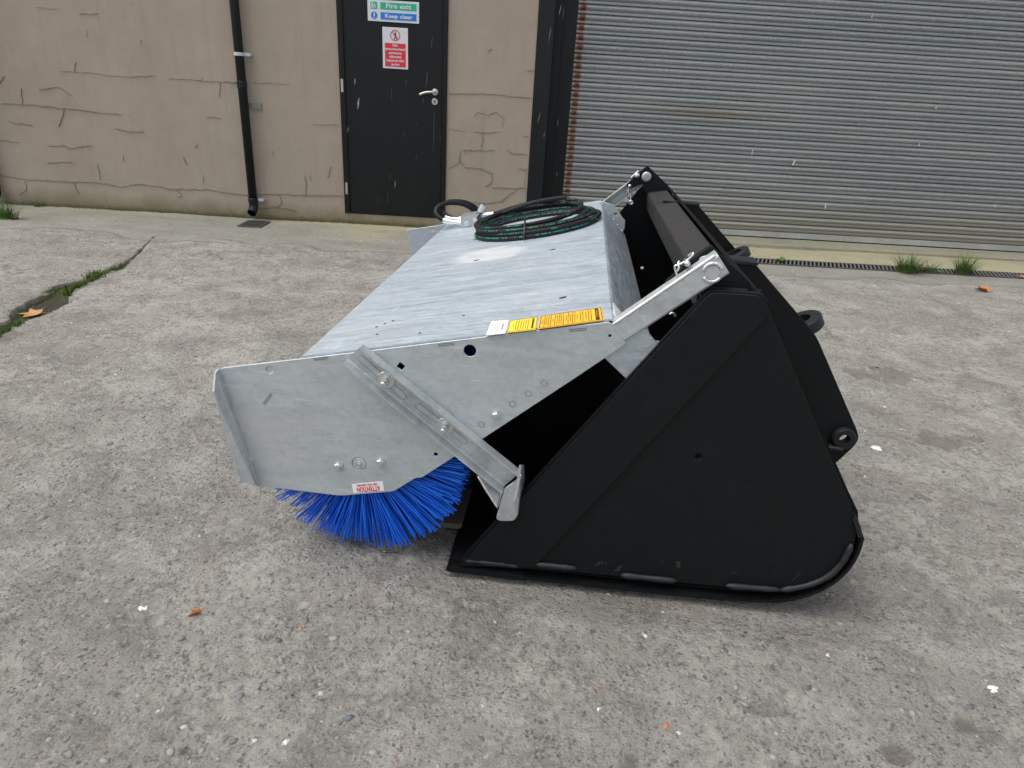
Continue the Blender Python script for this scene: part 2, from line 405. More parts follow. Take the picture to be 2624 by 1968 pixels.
def _shutter():
    t = MT('galvanised_slat', .36, .55, .5)
    z = t.n('ShaderNodeNewGeometry'); sp = t.n('ShaderNodeSeparateXYZ'); t.l(z.outputs['Position'], sp.inputs[0])
    X, Z = sp.outputs[0], sp.outputs[2]
    def wnoise(scale, detail, rough, st):
        mp = t.n('ShaderNodeMapping'); mp.inputs['Scale'].default_value = st; t.l(z.outputs['Position'], mp.inputs[0])
        nd = t.n('ShaderNodeTexNoise'); nd.inputs['Scale'].default_value = scale; nd.inputs['Detail'].default_value = detail
        nd.inputs['Roughness'].default_value = rough; t.l(mp.outputs[0], nd.inputs[0]); return nd.outputs['Fac']
    sp_ = wnoise(160, 3, .7, (1, 1, 1)); big = wnoise(1.6, 5, .6, (.6, 1, 3.0)); st = wnoise(7, 4, .6, (.35, 1, 6))
    c = t.mix(t.ramp(big, [(.3, 0.0), (.7, 1.0)]), (.25, .275, .285), (.33, .35, .35))
    c = t.mix(t.ramp(sp_, [(.50, 0.0), (.66, .85)]), c, (.60, .62, .60))
    c = t.mix(t.ramp(sp_, [(.25, .5), (.42, 0.0)]), c, (.20, .22, .24))
    low = t.math('ADD', Z, t.math('MULTIPLY', st, .35))
    c = t.mix(t.ramp(low, [(.28, .85), (.62, 0.0)]), c, (.40, .37, .31))
    # brown stain band in the middle
    bx = t.math('ABSOLUTE', t.math('SUBTRACT', X, 1.75)); bz = t.math('ABSOLUTE', t.math('SUBTRACT', Z, 1.08))
    bb = t.math('ADD', t.math('ADD', t.math('MULTIPLY', bx, .5), t.math('MULTIPLY', bz, 4.0)), t.math('MULTIPLY', st, .9))
    c = t.mix(t.ramp(bb, [(.50, .4), (.90, 0.0)]), c, (.30, .215, .14))
    # rust round the end of every slat
    rn = wnoise(22, 5, .7, (1, 1, .45))
    rx = t.math('ABSOLUTE', t.math('SUBTRACT', t.math('ADD', X, t.math('MULTIPLY', rn, .028)), .548))
    fr = t.math('FRACT', t.math('MULTIPLY', t.math('SUBTRACT', ZT, Z), 1.0 / PIT))
    fr = t.math('ADD', t.math('ABSOLUTE', t.math('SUBTRACT', fr, .40)), t.math('MULTIPLY', t.math('SUBTRACT', rn, .5), .35))
    blob = t.ramp(fr, [(.23, 1.0), (.36, .35), (.5, .22)])
    c = t.mix(t.math('MULTIPLY', blob, t.ramp(rx, [(.016, .97), (.034, 0.0)])), c, (.20, .058, .014))
    c = t.mix(t.ramp(t.math('ABSOLUTE', t.math('SUBTRACT', X, .49)), [(.0, .6), (.035, 0.0)]), c, (.46, .36, .24))
    t.color(c); t.bump(sp_, .15, .002)
    t.b.inputs['Metallic'].default_value = .62
    return t.m
M_slat = _shutter()
M_rail = galv('galvanised_rail', lo=(.34, .35, .33), hi=(.50, .51, .48), metal=.3, rough=.5)
M_grass = flat('grass_blade', (.060, .125, .022), .6, 0, .3, .35, 30)
M_dry = flat('dry_grass_blade', (.20, .17, .075), .7, 0, .3, .3, 30)
M_moss = flat('moss_green', (.070, .115, .018), .9, 0, .2, .45, 60)
M_leafb = flat('brown_leaf', (.42, .22, .105), .7, 0, .3, .3, 60)
M_leafo = flat('orange_leaf', (.46, .16, .045), .65, 0, .3, .3, 60)
M_drop = flat('bird_dropping', (.66, .67, .66), .7, 0, .3, .2, 90)

def _ground():
    t = MT('worn_concrete', .9, 0, .3)
    pos = t.xyz()
    big = t.noise(.9, 6, .6); mid = t.noise(4.5, 7, .68, (1, 1, 1), .6); fin = t.noise(48, 8, .75, (1, 1, 1), .4); gr = t.noise(230, 4, .7)
    c = t.mix(t.ramp(big, [(.32, 0.0), (.68, 1.0)]), (.300, .286, .254), (.375, .360, .324))
    c = t.mix(t.ramp(mid, [(.38, .7), (.48, 0.0)]), c, (.215, .202, .18))
    c = t.mix(t.ramp(mid, [(.53, 0.0), (.64, .75)]), c, (.47, .455, .42))
    c = t.mix(t.ramp(fin, [(.35, .85), (.44, 0.0)]), c, (.13, .12, .105))
    c = t.mix(t.ramp(fin, [(.54, 0.0), (.66, .75)]), c, (.48, .465, .43))
    c = t.mix(t.ramp(gr, [(.32, .7), (.42, 0.0)]), c, (.13, .12, .105))
    c = t.mix(t.ramp(gr, [(.56, 0.0), (.68, .6)]), c, (.55, .54, .51))
    # flush aggregate stones
    for scl, thr, seed in ((46, .22, 0), (95, .25, 1), (27, .17, 2)):
        d = t.voro(scl, stretch=(1, 1.0, .01) if seed != 1 else (.9, 1.15, .01)); cc = t.voro(scl, out='Color', stretch=(1, 1.0, .01) if seed != 1 else (.9, 1.15, .01))
        sp = t.n('ShaderNodeSeparateColor'); t.l(cc, sp.inputs[0])
        dd = t.math('ADD', d, t.math('MULTIPLY', fin, .22))
        mask = t.math('MULTIPLY', t.ramp(dd, [(thr + .06, 1.0), (thr + .11, 0.0)]), t.ramp(sp.outputs[1], [(.50, 0.0), (.54, .72)]))
        stone = t.ramp(sp.outputs[0], [(.0, (.13, .145, .16)), (.25, (.19, .19, .185)), (.5, (.25, .235, .21)), (.7, (.17, .19, .20)), (.84, (.34, .20, .15)), (.90, (.24, .235, .225)), (.97, (.48, .47, .45))], 'CONSTANT')
        c = t.mix(mask, c, stone)
    # open pits, their small shadows painted in as dark colour
    pd = t.math('ADD', t.voro(17, stretch=(.8, 1.3, .01)), t.math('MULTIPLY', fin, .5))
    c = t.mix(t.math('MULTIPLY', t.ramp(pd, [(.27, 1.0), (.36, 0.0)]), t.ramp(mid, [(.40, .9), (.58, .1)])), c, (.085, .078, .066))
    for scl, th, am in ((55, .17, .8), (110, .20, .6)):
        p2 = t.math('ADD', t.voro(scl, stretch=(1, 1.1, .01)), t.math('MULTIPLY', t.math('SUBTRACT', fin, .5), .6))
        c = t.mix(t.math('MULTIPLY', t.ramp(p2, [(th, am), (th + .09, 0.0)]), t.ramp(t.noise(6, 4), [(.42, .15), (.56, 1.0)])), c, (.12, .11, .095))
    lp = t.ramp(t.math('MULTIPLY', t.noise(2.6, 4), t.noise(24, 6, .7)), [(.27, 0.0), (.34, .6)])
    c = t.mix(lp, c, (.47, .455, .41))
    # faint brown and reddish patches
    c = t.mix(t.ramp(t.noise(2.3, 5, .6, (1, 1, 1), .8), [(.60, 0.0), (.75, .35)]), c, (.27, .205, .155))
    # smooth apron along the building, green with algae
    ap = t.attr('apron'); al = t.attr('algae'); so = t.attr('soil'); mo = t.attr('moss'); we = t.attr('wear')
    an = t.noise(2.2, 6, .6, (1, 2.2, 1)); af = t.noise(70, 6, .72)
    ac = t.mix(t.ramp(an, [(.35, 0.0), (.65, 1.0)]), (.212, .207, .180), (.285, .278, .243))
    ac = t.mix(t.ramp(af, [(.3, .5), (.5, 0.0)]), ac, (.15, .142, .12))
    ac = t.mix(t.ramp(af, [(.62, 0.0), (.8, .5)]), ac, (.40, .385, .34))
    ac = t.mix(t.ramp(t.noise(26, 6, .72), [(.38, .6), (.48, 0.0)]), ac, (.15, .143, .122)); ac = t.mix(t.ramp(t.noise(26, 6, .72, (1, 1.4, 1)), [(.56, 0.0), (.68, .5)]), ac, (.38, .37, .33))
    ac = t.mix(t.math('MULTIPLY', al, t.ramp(t.noise(1.7, 6, .7, (.6, 1.6, 1)), [(.34, .35), (.55, 1.0)])), ac, (.37, .345, .22))
    ac = t.mix(t.math('MULTIPLY', al, t.ramp(t.noise(30, 5, .7), [(.5, 0.0), (.7, .3)])), ac, (.24, .222, .125))
    edge = t.ramp(t.math('ADD', ap, t.math('MULTIPLY', t.math('SUBTRACT', t.noise(8, 6, .7), .5), .5)), [(.4, 0.0), (.62, 1.0)])
    c = t.mix(edge, c, ac)
    c = t.mix(so, c, (.062, .058, .040))
    c = t.mix(t.math('MULTIPLY', mo, t.ramp(t.noise(40, 5), [(.4, .2), (.58, 1.0)])), c, (.075, .110, .020))
    c = t.mix(we, c, (.165, .15, .13))
    t.color(c)
    t.rough(t.ramp(fin, [(.3, .95), (.7, .78)]))
    k = t.math('SUBTRACT', 1.0, t.math('MULTIPLY', ap, .8))
    h = t.math('ADD', t.math('MULTIPLY', mid, 2.2), t.math('MULTIPLY', fin, 1.0)); h = t.math('ADD', h, t.math('MULTIPLY', gr, .22))
    h = t.math('SUBTRACT', h, t.math('MULTIPLY', t.ramp(t.voro(60, stretch=(1, 1.1, .01)), [(.10, 1.0), (.35, 0.0)]), .35)); h = t.math('MULTIPLY', h, k); t.bump(h, 1.0, .020)
    return t.m
M_ground = _ground()

# ------------------------------------------------------------------ ground
def vnoise(nx, ny, X, Y, cell, seed):
    r = np.random.default_rng(seed); G = r.random((400, 400)).astype(np.float32)
    u_ = (X / cell + 150.37) % 399; w_ = (Y / cell + 97.13) % 399
    i = np.floor(u_).astype(int); j = np.floor(w_).astype(int); fu = u_ - i; fw = w_ - j
    fu = fu * fu * (3 - 2 * fu); fw = fw * fw * (3 - 2 * fw); i1 = (i + 1) % 400; j1 = (j + 1) % 400
    return (G[i, j] * (1 - fu) * (1 - fw) + G[i1, j] * fu * (1 - fw) + G[i, j1] * (1 - fu) * fw + G[i1, j1] * fu * fw) - .5
GX0, GX1, GY0, GY1 = -5.6, 5.6, .25, 6.10
xs = np.concatenate([np.linspace(GX0, -3.5, 150)[:-1], np.linspace(-3.5, -1.9, 280)[:-1], np.linspace(-1.9, GX1, 560)])
ys = [GY0]
while ys[-1] < GY1: ys.append(ys[-1] + .0045 + .0021 * ys[-1])
ys = np.array(ys); ys = GY0 + (ys - GY0) * (GY1 - GY0) / (ys[-1] - GY0)
Xg, Yg = np.meshgrid(xs, ys, indexing='ij')
CR = [(-2.6796,5.1171), (-2.6097,4.8419), (-2.5447,4.6049), (-2.5208,4.4466), (-2.4861,4.2376), (-2.5011,4.1525), (-2.4927,4.0087), (-2.5142,3.8849), (-2.5300,3.7604), (-2.4578,3.5141), (-2.4352,3.3407), (-2.4292,3.1980), (-2.4117,3.0618), (-2.3527,2.8269)]
CW = [.004, .006, .008, .010, .030, .012, .014, .030, .040, .085, .075, .03, .035, .05]
def polydist(P, Wd):
    best = np.full(Xg.shape, 1e9); wid = np.zeros(Xg.shape)
    for (a_, b_), (wa, wb) in zip(zip(P[:-1], P[1:]), zip(Wd[:-1], Wd[1:])):
        ax, ay = a_; bx, by = b_; dx, dy = bx - ax, by - ay; L2 = dx * dx + dy * dy
        t = np.clip(((Xg - ax) * dx + (Yg - ay) * dy) / L2, 0, 1)
        d = np.hypot(Xg - ax - t * dx, Yg - ay - t * dy); w = wa + (wb - wa) * t
        q = d - w; m = q < best; best[m] = q[m]; wid[m] = w[m]
    return best, wid
jn = vnoise(0, 0, Xg, Yg, .05, 3) * .035 + vnoise(0, 0, Xg, Yg, .13, 4) * .05
cd, cw = polydist(CR, CW)
soil = np.clip((.004 - (cd + jn * np.clip(cw * 18, .25, 1))) / .003, 0, 1)
jp = [(-4.0038,5.1069), (-3.1989,5.0865), (-3.0177,5.0647), (-2.7936,5.0700), (-2.5524,5.0655), (-2.2849,5.0540), (-1.5818,5.0489), (-0.8786,5.0565), (0.3039,5.0266), (1.9736,5.0123), (2.9702,4.9879), (4.2075,5.0345)]
jd, _ = polydist(jp, [.0] * len(jp))
joint_y = np.interp(Xg, [p[0] for p in jp], [p[1] for p in jp])
apron = np.clip((Yg - joint_y) / .12 + .5 + vnoise(0, 0, Xg, Yg, .3, 9) * 3.0, 0, 1)
jfade = np.clip(.55 + vnoise(0, 0, Xg, Yg, .35, 12) * 2.2, 0, 1)
jc = np.clip(1 - np.abs(jd + vnoise(0, 0, Xg, Yg, .08, 13) * .02) / .010, 0, 1) * jfade
moss = np.clip(1.2 - np.abs(cd + .01) / .05, 0, 1) * np.clip(.35 + vnoise(0, 0, Xg, Yg, .22, 21) * 3.0, 0, 1)
algae = np.where(Xg > .9, np.clip((Yg - 5.50) / .15, 0, 1), np.clip((Yg - 5.55 + vnoise(0, 0, Xg, Yg, .5, 51) * .6) / .35, 0, 1) * np.clip(.5 + vnoise(0, 0, Xg, Yg, .8, 52) * 2.2, 0.1, 1))
algae = np.clip(algae + np.clip((Yg - 5.95) / .12, 0, 1) * .35, 0, 1)
H = vnoise(0, 0, Xg, Yg, .9, 5) * .020 + vnoise(0, 0, Xg, Yg, .28, 6) * .008 + vnoise(0, 0, Xg, Yg, .07, 7) * .0045
H += vnoise(0, 0, Xg, Yg, .028, 8) * .0065 * (1 - .75 * apron)
pit = vnoise(0, 0, Xg, Yg, .045, 15); H -= np.clip(pit - .28, 0, 1) * .030 * (1 - .85 * apron)
chip = np.clip(1 - np.abs(cd) / .05, 0, 1); H += chip * vnoise(0, 0, Xg, Yg, .04, 16) * .012
H -= soil * (.018 + .02 * np.clip(cw * 8, 0, 1)); H -= jc * .006
H = H * np.clip(np.minimum(np.minimum(Xg - GX0, GX1 - Xg), np.minimum(Yg - GY0 + .02, GY1 - Yg + .05)) / .1, 0, 1)
# ground dipped under the machines so the gap deepens their contact shadow
ca, sa = math.cos(MYAW), math.sin(MYAW)
vm = Xg * ca - Yg * sa; sm = Xg * sa + Yg * ca
under = np.clip(np.minimum(np.minimum(vm + .35, .95 - vm), np.minimum(sm - 1.30, 3.35 - sm)) / .08, 0, 1)
H = H * (1 - under) - .014 * under
flat_ = np.clip(np.minimum(np.minimum(Xg - .40, 5.8 - Xg), np.minimum(Yg - 5.345, 5.62 - Yg)) / .02, 0, 1)
flat_ = np.maximum(flat_, np.clip(np.minimum(np.minimum(Xg + 2.31, -2.02 - Xg), np.minimum(Yg - 5.62, 5.98 - Yg)) / .02, 0, 1))
H = H * (1 - flat_) + .002 * flat_
H -= .006
# worn dark hollows
wear = np.zeros(Xg.shape)
for (gx, gy), rx, ry, k in (((1.8870,3.0739), .22, .12, .8), ((1.7538,2.3546), .13, .08, .8), ((1.8934,2.4025), .12, .03, .6), ((-1.3763,3.5014), .13, .07, .6), ((-2.3253,2.9631), .08, .10, .8), ((0.6035,1.0441), .05, .02, .6), ((0.8431,0.9534), .03, .02, .9), ((1.0378,1.0275), .025, .018, .9), ((0.2903,0.8934), .03, .03, .9), ((2.1802,3.1145), .05, .02, .3)):
    q = ((Xg - gx) / rx) ** 2 + ((Yg - gy) / ry) ** 2 + vnoise(0, 0, Xg, Yg, .05, 31) * 1.6 + vnoise(0, 0, Xg, Yg, .02, 32) * .8
    m = np.clip((1 - q) * 2.5, 0, 1); wear = np.maximum(wear, m * k * .75); H -= m * .006
# shallow darker joint line counts as soil too
soil = np.maximum(soil, jc * .75)
nx, ny = Xg.shape; idx = np.arange(nx * ny).reshape(nx, ny)
co = np.column_stack([Xg.ravel(), Yg.ravel(), H.ravel()]).astype(np.float32)
quads = np.stack([idx[:-1, :-1], idx[1:, :-1], idx[1:, 1:], idx[:-1, 1:]], -1).reshape(-1, 4)
me = bpy.data.meshes.new('yard_ground')
# add a surround to the horizon
R_ = 400.0
far = np.array([(-R_, -R_), (R_, -R_), (R_, R_), (-R_, R_)], dtype=np.float32)
nv = len(co); base = nv
corner = [idx[0, 0], idx[-1, 0], idx[-1, -1], idx[0, -1]]
edges = [list(idx[:, 0]), list(idx[-1, :]), list(idx[::-1, -1]), list(idx[0, ::-1])]
co = np.vstack([co, np.column_stack([far, np.full(4, -.006)])])
me.vertices.add(len(co)); me.vertices.foreach_set('co', co.ravel())
polys_extra = [[base + i] + [int(q) for q in reversed(edges[i])] + [] for i in range(4)]
polys = []
for i in range(4):
    E_ = [int(q) for q in edges[i]]
    polys.append([base + i, base + (i + 1) % 4] + E_[::-1])
nl = quads.size + sum(len(p) for p in polys); npoly = len(quads) + len(polys)
me.loops.add(nl); me.polygons.add(npoly)
me.loops.foreach_set('vertex_index', np.concatenate([quads.ravel()] + [np.array(p) for p in polys]).astype(np.int32))
starts = np.concatenate([np.arange(len(quads)) * 4, quads.size + np.cumsum([0] + [len(p) for p in polys[:-1]])]).astype(np.int32)
me.polygons.foreach_set('loop_start', starts)
me.polygons.foreach_set('use_smooth', np.ones(npoly, dtype=bool))
me.update(calc_edges=True); me.validate()
for nm, A in (('apron', apron), ('algae', algae), ('soil', soil), ('moss', moss), ('wear', wear)):
    at = me.attributes.new(nm, 'FLOAT', 'POINT')
    at.data.foreach_set('value', np.concatenate([A.ravel(), np.zeros(4)]).astype(np.float32))
tag(link('yard_ground', me, M_ground), 'worn grey concrete yard with exposed stones and a mossy crack', kind='structure')
def gz(x, y):
    i = int(np.clip(np.searchsorted(xs, x), 1, nx - 1)); j = int(np.clip(np.searchsorted(ys, y), 1, ny - 1))
    return float(H[i, j])

# threshold slab inside the door opening
me = mesh(*boxv(.14, 5.9, 6.101, 8.0, -.2, .016)); tag(link('shutter_threshold', me, M_ground), 'concrete threshold strip under the roller shutter', kind='structure')
me.attributes.new('apron', 'FLOAT', 'POINT').data.foreach_set('value', np.ones(8, dtype=np.float32))
me.attributes.new('algae', 'FLOAT', 'POINT').data.foreach_set('value', np.full(8, .55, dtype=np.float32))

# loose and embedded stones
def icos(sub):
    bm = bmesh.new(); bmesh.ops.create_icosphere(bm, subdivisions=sub, radius=1)
    V = np.array([v.co[:] for v in bm.verts]); Fc = np.array([[v.index for v in f.verts] for f in bm.faces]); bm.free(); return V, Fc
def stones(name, n, region, rmin, rmax, colors, label, sub=1, sink=.55, bias=1.0):
    V0, F0 = icos(sub); Vs, Fs, Cs = [], [], []
    for i in range(n):
        for _ in range(30):
            y = region[2] + (region[3] - region[2]) * random.random() ** bias; x = (region[0] + (region[1] - region[0]) * random.random())
            if abs(x) < y * .86 + .25: break
        r = rmin + (rmax - rmin) * random.random() ** 2.6
        sc3 = np.array([r * random.uniform(.8, 1.4), r * random.uniform(.6, 1.0), r * random.uniform(.35, .6)])
        a_ = random.random() * 6.28; ca_, sa_ = math.cos(a_), math.sin(a_)
        V = V0 * sc3 * (1 + (rng.random((len(V0), 1)) - .5) * .35)
        V = np.column_stack([V[:, 0] * ca_ - V[:, 1] * sa_, V[:, 0] * sa_ + V[:, 1] * ca_, V[:, 2]])
        V += np.array([x, y, gz(x, y) + sc3[2] * (1 - 2 * sink)])
        Fs.append(F0 + sum(map(len, Vs)) if False else F0 + len(V0) * len(Vs)); Vs.append(V)
        c = random.choices([q[0] for q in colors], [q[1] for q in colors])[0]; g = random.uniform(.8, 1.2)
        Cs.append(np.tile([c[0] * g, c[1] * g, c[2] * g, 1], (len(V0), 1)))
    V = np.vstack(Vs); Fc = np.vstack(Fs); me = bpy.data.meshes.new(name)
    me.vertices.add(len(V)); me.vertices.foreach_set('co', V.astype(np.float32).ravel())
    me.loops.add(Fc.size); me.polygons.add(len(Fc)); me.loops.foreach_set('vertex_index', Fc.ravel().astype(np.int32))
    me.polygons.foreach_set('loop_start', (np.arange(len(Fc)) * 3).astype(np.int32)); me.update(calc_edges=True)
    ca_ = me.color_attributes.new('Col', 'FLOAT_COLOR', 'POINT'); ca_.data.foreach_set('color', np.vstack(Cs).astype(np.float32).ravel())
    o = link(name, me, M_stone); tag(o, label, kind='stuff'); return o
t = MT('pebble_stone', .75, 0, .4); cv = t.attr('Col', 'Color'); t.color(t.mix(t.ramp(t.noise(180, 4), [(.3, .45), (.6, 0.0)]), cv, (.20, .185, .16), 'MIX')); M_stone = t.m
PAL = [((.085, .10, .115), 2), ((.15, .155, .155), 4), ((.24, .225, .20), 5), ((.27, .255, .23), 3), ((.13, .15, .16), 2), ((.34, .16, .10), .7), ((.36, .345, .32), .35)]
stones('pebbles', 3000, (-2.6, 2.6, .45, 2.4), .0018, .0115, PAL, 'small stones set in the worn concrete', 1, .72, 1.3)
stones('grit', 1500, (-5, 5, 2.0, 6.0), .003, .009, PAL + [((.55, .54, .50), 2.5)], 'pale grit scattered over the yard', 1, .5)

# splashes: bird droppings and chips
def splat(c, r, n=14, ar=1.0, rot=0.0):
    out = []
    for i in range(n):
        a_ = 2 * math.pi * i / n; q = r * (.35 + .75 * random.random()); x, y = q * math.cos(a_) * ar, q * math.sin(a_)
        x, y = x * math.cos(rot) - y * math.sin(rot), x * math.sin(rot) + y * math.cos(rot)
        out.append((c[0] + x, c[1] + y))
    return out
parts = []
spots = [((1.4583,2.2635), .030), ((1.1618,1.1317), .016), ((0.8087,1.2031), .009), ((0.3823,1.2386), .011), ((-0.3738,0.9118), .011), ((-0.8228,1.2539), .016), ((0.0012,1.0192), .006), ((0.4444,1.3358), .006), ((-0.8116,1.5413), .008), ((-0.8437,1.9140), .008), ((0.9283,1.7261), .012), ((3.1432,4.5109), .014), ((2.7273,4.8596), .012), ((0.4308,3.2637), .01), ((-0.6491,0.9707), .007), ((0.2448,1.0233), .009), ((1.8560,3.0203), .007), ((0.4029,0.9739), .007), ((-0.4380,0.9129), .010)]
for (cx, cy), r in spots:
    r *= .72
    for k in range(3):
        q = (cx + random.uniform(-1, 1) * r * .8 * (k > 0), cy + random.uniform(-1, 1) * r * .8 * (k > 0)); rr = r * (1, .45, .3)[k]
        ol = splat(q, rr, 12, 1.3, random.random() * 3); z = gz(*q) + .0025 + .0006 * k
        V = [(q[0], q[1], z + .0022)] + [(x, y, z - .0035) for x, y in ol]; parts.append((V, [(0, i + 1, (i + 1) % 12 + 1) for i in range(12)]))
for _ in range(150):
    y = random.uniform(2.2, 5.9); x = random.uniform(-.85, .85) * y
    if x < 0 and y > 3 and random.random() < .5: continue
    r = random.uniform(.0025, .007); ol = splat((x, y), r, 8, random.uniform(1, 2), random.random() * 3); z = gz(x, y) + .003
    parts.append(([(x, y, z + .001)] + [(p, q, z - .003) for p, q in ol], [(0, i + 1, (i + 1) % 8 + 1) for i in range(8)]))
tag(link('droppings', mesh(*join(parts)), M_drop), 'white bird droppings and lime specks on the yard', kind='stuff')

# ------------------------------------------------------------------ building
WY = 6.10
wl = -7.5; dxl, dxr, dz0, dz1 = -1.4540, -.5640, .0885, 2.06
colx = .151
wall = empty('rendered_wall', (0, WY, 0))
tag(wall, 'brown rendered building wall with cracks and a green damp foot', 'wall')
def wall_grid(x0, x1, z0, z1, y=WY):
    n1 = max(2, int((x1 - x0) / .02)); n2 = max(2, int((z1 - z0) / .02)); n1 = min(n1, 420); n2 = min(n2, 160)
    X, Z = np.meshgrid(np.linspace(x0, x1, n1), np.linspace(z0, z1, n2), indexing='ij')
    Y = y + vnoise(0, 0, X, Z, .5, 41) * .006 + vnoise(0, 0, X, Z, .16, 42) * .003
    m = np.minimum(np.minimum(X - x0, x1 - X), np.minimum(Z - z0 + .1, z1 - Z)); Y = y + (Y - y) * np.clip(m / .05, 0, 1)
    k = np.arange(n1 * n2).reshape(n1, n2)
    V = np.column_stack([X.ravel(), Y.ravel(), Z.ravel()]).tolist()
    Fq = np.stack([k[:-1, :-1], k[1:, :-1], k[1:, 1:], k[:-1, 1:]], -1).reshape(-1, 4).tolist()
    # returns (0.35 m deep) round the piece
    b = len(V); V += [(x0, y, z0), (x1, y, z0), (x1, y, z1), (x0, y, z1), (x0, y + .35, z0), (x1, y + .35, z0), (x1, y + .35, z1), (x0, y + .35, z1)]
    Fq += [(b, b + 4, b + 5, b + 1), (b + 1, b + 5, b + 6, b + 2), (b + 2, b + 6, b + 7, b + 3), (b + 3, b + 7, b + 4, b), (b + 4, b + 7, b + 6, b + 5)]
    me = mesh(V, [tuple(f) for f in Fq]); me.polygons.foreach_set('use_smooth', [i < len(Fq) - 5 for i in range(len(Fq))]); return me
OFFW = (0, WY, 0)
link('wall_panel', wall_grid(wl, dxl, -.05, 3.2), M_wall, wall, OFFW)
link('wall_panel', wall_grid(dxr, colx, -.05, 3.2), M_wall, wall, OFFW)
link('wall_panel', wall_grid(dxl, dxr, dz1, 3.2), M_wall, wall, OFFW)
link('door_step', wall_grid(dxl, dxr, -.05, dz0 - .002), M_wall, wall, OFFW)
link('upper_wall', mesh(*boxv(wl, 8.5, WY + .001, WY + .4, 3.203, 5.2)), M_wall, wall, OFFW)
link('wall_panel', mesh(*boxv(6.0, 8.5, WY + .001, WY + .4, -.05, 3.2)), M_wall, wall, OFFW)
# cracks in the render: ragged dark or lime strips lying in the surface
def crack(pts, w, mat, name='crack'):
    P = []
    for (x0, z0), (x1, z1) in zip(pts[:-1], pts[1:]):
        L = math.hypot(x1 - x0, z1 - z0); n = max(1, int(L / .022))
        for i in range(n):
            t = i / n; j = .0055 if 0 < i else .003
            P.append((x0 + (x1 - x0) * t + random.uniform(-j, j), z0 + (z1 - z0) * t + random.uniform(-j, j)))
    P.append(pts[-1]); V, Fc = [], []
    for i, (x, z) in enumerate(P):
        a_ = P[max(0, i - 1)]; b_ = P[min(len(P) - 1, i + 1)]; dx, dz = b_[0] - a_[0], b_[1] - a_[1]; L = math.hypot(dx, dz) or 1
        q = w * .30 * random.uniform(.1, 1.0) * (1.5 if random.random() < .12 else 1) * min(1, 3 * min(i, len(P) - 1 - i) / len(P) + .25) / 2
        V += [(x - dz / L * q, WY - .0045, z + dx / L * q), (x + dz / L * q, WY - .0045, z - dx / L * q)]
        V += [(x - dz / L * q, WY + .006, z + dx / L * q), (x + dz / L * q, WY + .006, z - dx / L * q)]
        if i: k = 4 * i; Fc += [(k - 4, k, k + 1, k - 3), (k - 4, k - 2, k + 2, k), (k - 3, k + 1, k + 3, k - 1)]
    link(name, mesh(V, Fc), mat, wall, OFFW)
crack([(-4.4595,0.2365), (-4.2279,0.2167), (-3.8553,0.2180), (-3.5493,0.2221), (-3.4180,0.1963), (-3.2761,0.2310), (-3.1748,0.2268), (-2.9733,0.2082), (-2.6648,0.2191), (-2.4282,0.1957), (-2.2914,0.1934)], .016, M_crackd)
crack([(-2.2388,0.2065), (-1.8090,0.2208), (-1.4651,0.2303)], .008, M_crackd)
crack([(-4.2984,0.8264), (-4.0700,0.8331), (-3.7974,0.8181), (-3.6835,0.8184), (-3.6043,0.8076), (-3.3123,0.7995)], .008, M_crackd)
crack([(-4.2820,0.6926), (-4.2202,0.6775), (-4.0738,0.6734)], .010, M_crackd)
crack([(-3.9783,0.5093), (-3.8426,0.5233), (-3.8055,0.4936), (-3.7276,0.5171), (-3.5920,0.5311)], .010, M_crackd)
crack([(-3.7822,0.8128), (-3.8117,0.7499), (-3.8613,0.6699)], .006, M_crackd)
crack([(-4.0263,0.3654), (-3.8038,0.3877)], .007, M_crackd); crack([(-3.5866,0.3838), (-3.5820,0.3190), (-3.5889,0.2463)], .008, M_crackd)
crack([(-4.2489,0.1990), (-4.2473,0.1326), (-4.3196,0.0850)], .008, M_crackd); crack([(-3.8224,0.2132), (-3.7994,0.1078)], .006, M_crackd)
crack([(-3.3824,0.6813), (-3.2704,0.6627), (-3.1372,0.6702)], .008, M_crackd)
crack([(-3.9621,0.9535), (-3.7942,0.9868), (-3.6946,0.9237)], .006, M_crackd); crack([(-4.1051,0.9604), (-4.1258,0.8300)], .005, M_crackd)
crack([(-2.4426,1.0982), (-2.4631,0.9778)], .005, M_crackd); crack([(-2.5874,1.0960), (-2.2653,1.1023)], .006, M_crackd)
crack([(-2.5899,0.8187), (-2.4752,0.8191)], .006, M_crackd); crack([(-2.7011,0.5941), (-2.7213,0.5676)], .006, M_crackd)
crack([(-2.0330,0.2081), (-2.0143,0.1418), (-2.0526,0.0954)], .007, M_crackd); crack([(-2.1991,0.0803), (-2.0934,0.1033), (-1.8877,0.0809)], .008, M_crackd)
crack([(-1.7830,0.3553), (-1.7987,0.2214)], .006, M_crackd); crack([(-1.5944,0.3824), (-1.5553,0.4826)], .006, M_crackd)
crack([(-3.6418,1.1045), (-3.6109,1.1790)], .006, M_crackd); crack([(-4.2296,1.0422), (-4.2767,0.9805)], .006, M_crackd)
crack([(-2.9399,0.2035), (-2.8846,0.1598)], .006, M_crackd); crack([(-2.9378,0.1467), (-2.8860,0.1496)], .008, M_crackd)
crack([(-4.3873,0.5305), (-4.2235,0.5240)], .004, M_crackd); crack([(-2.8091,0.4116), (-2.8327,0.4846)], .004, M_crackd)
crack([(-3.7677,1.1121), (-3.6090,1.1093), (-3.4657,1.1085), (-3.3561,1.0971), (-3.1962,1.0972), (-2.9854,1.1149)], .008, M_crackw, 'lime_streak')
crack([(-2.8755,1.1005), (-2.7148,1.1036), (-2.5928,1.1046)], .007, M_crackw, 'lime_streak')
crack([(-2.1679,1.1107), (-1.8713,1.1155)], .005, M_crackw, 'lime_streak')
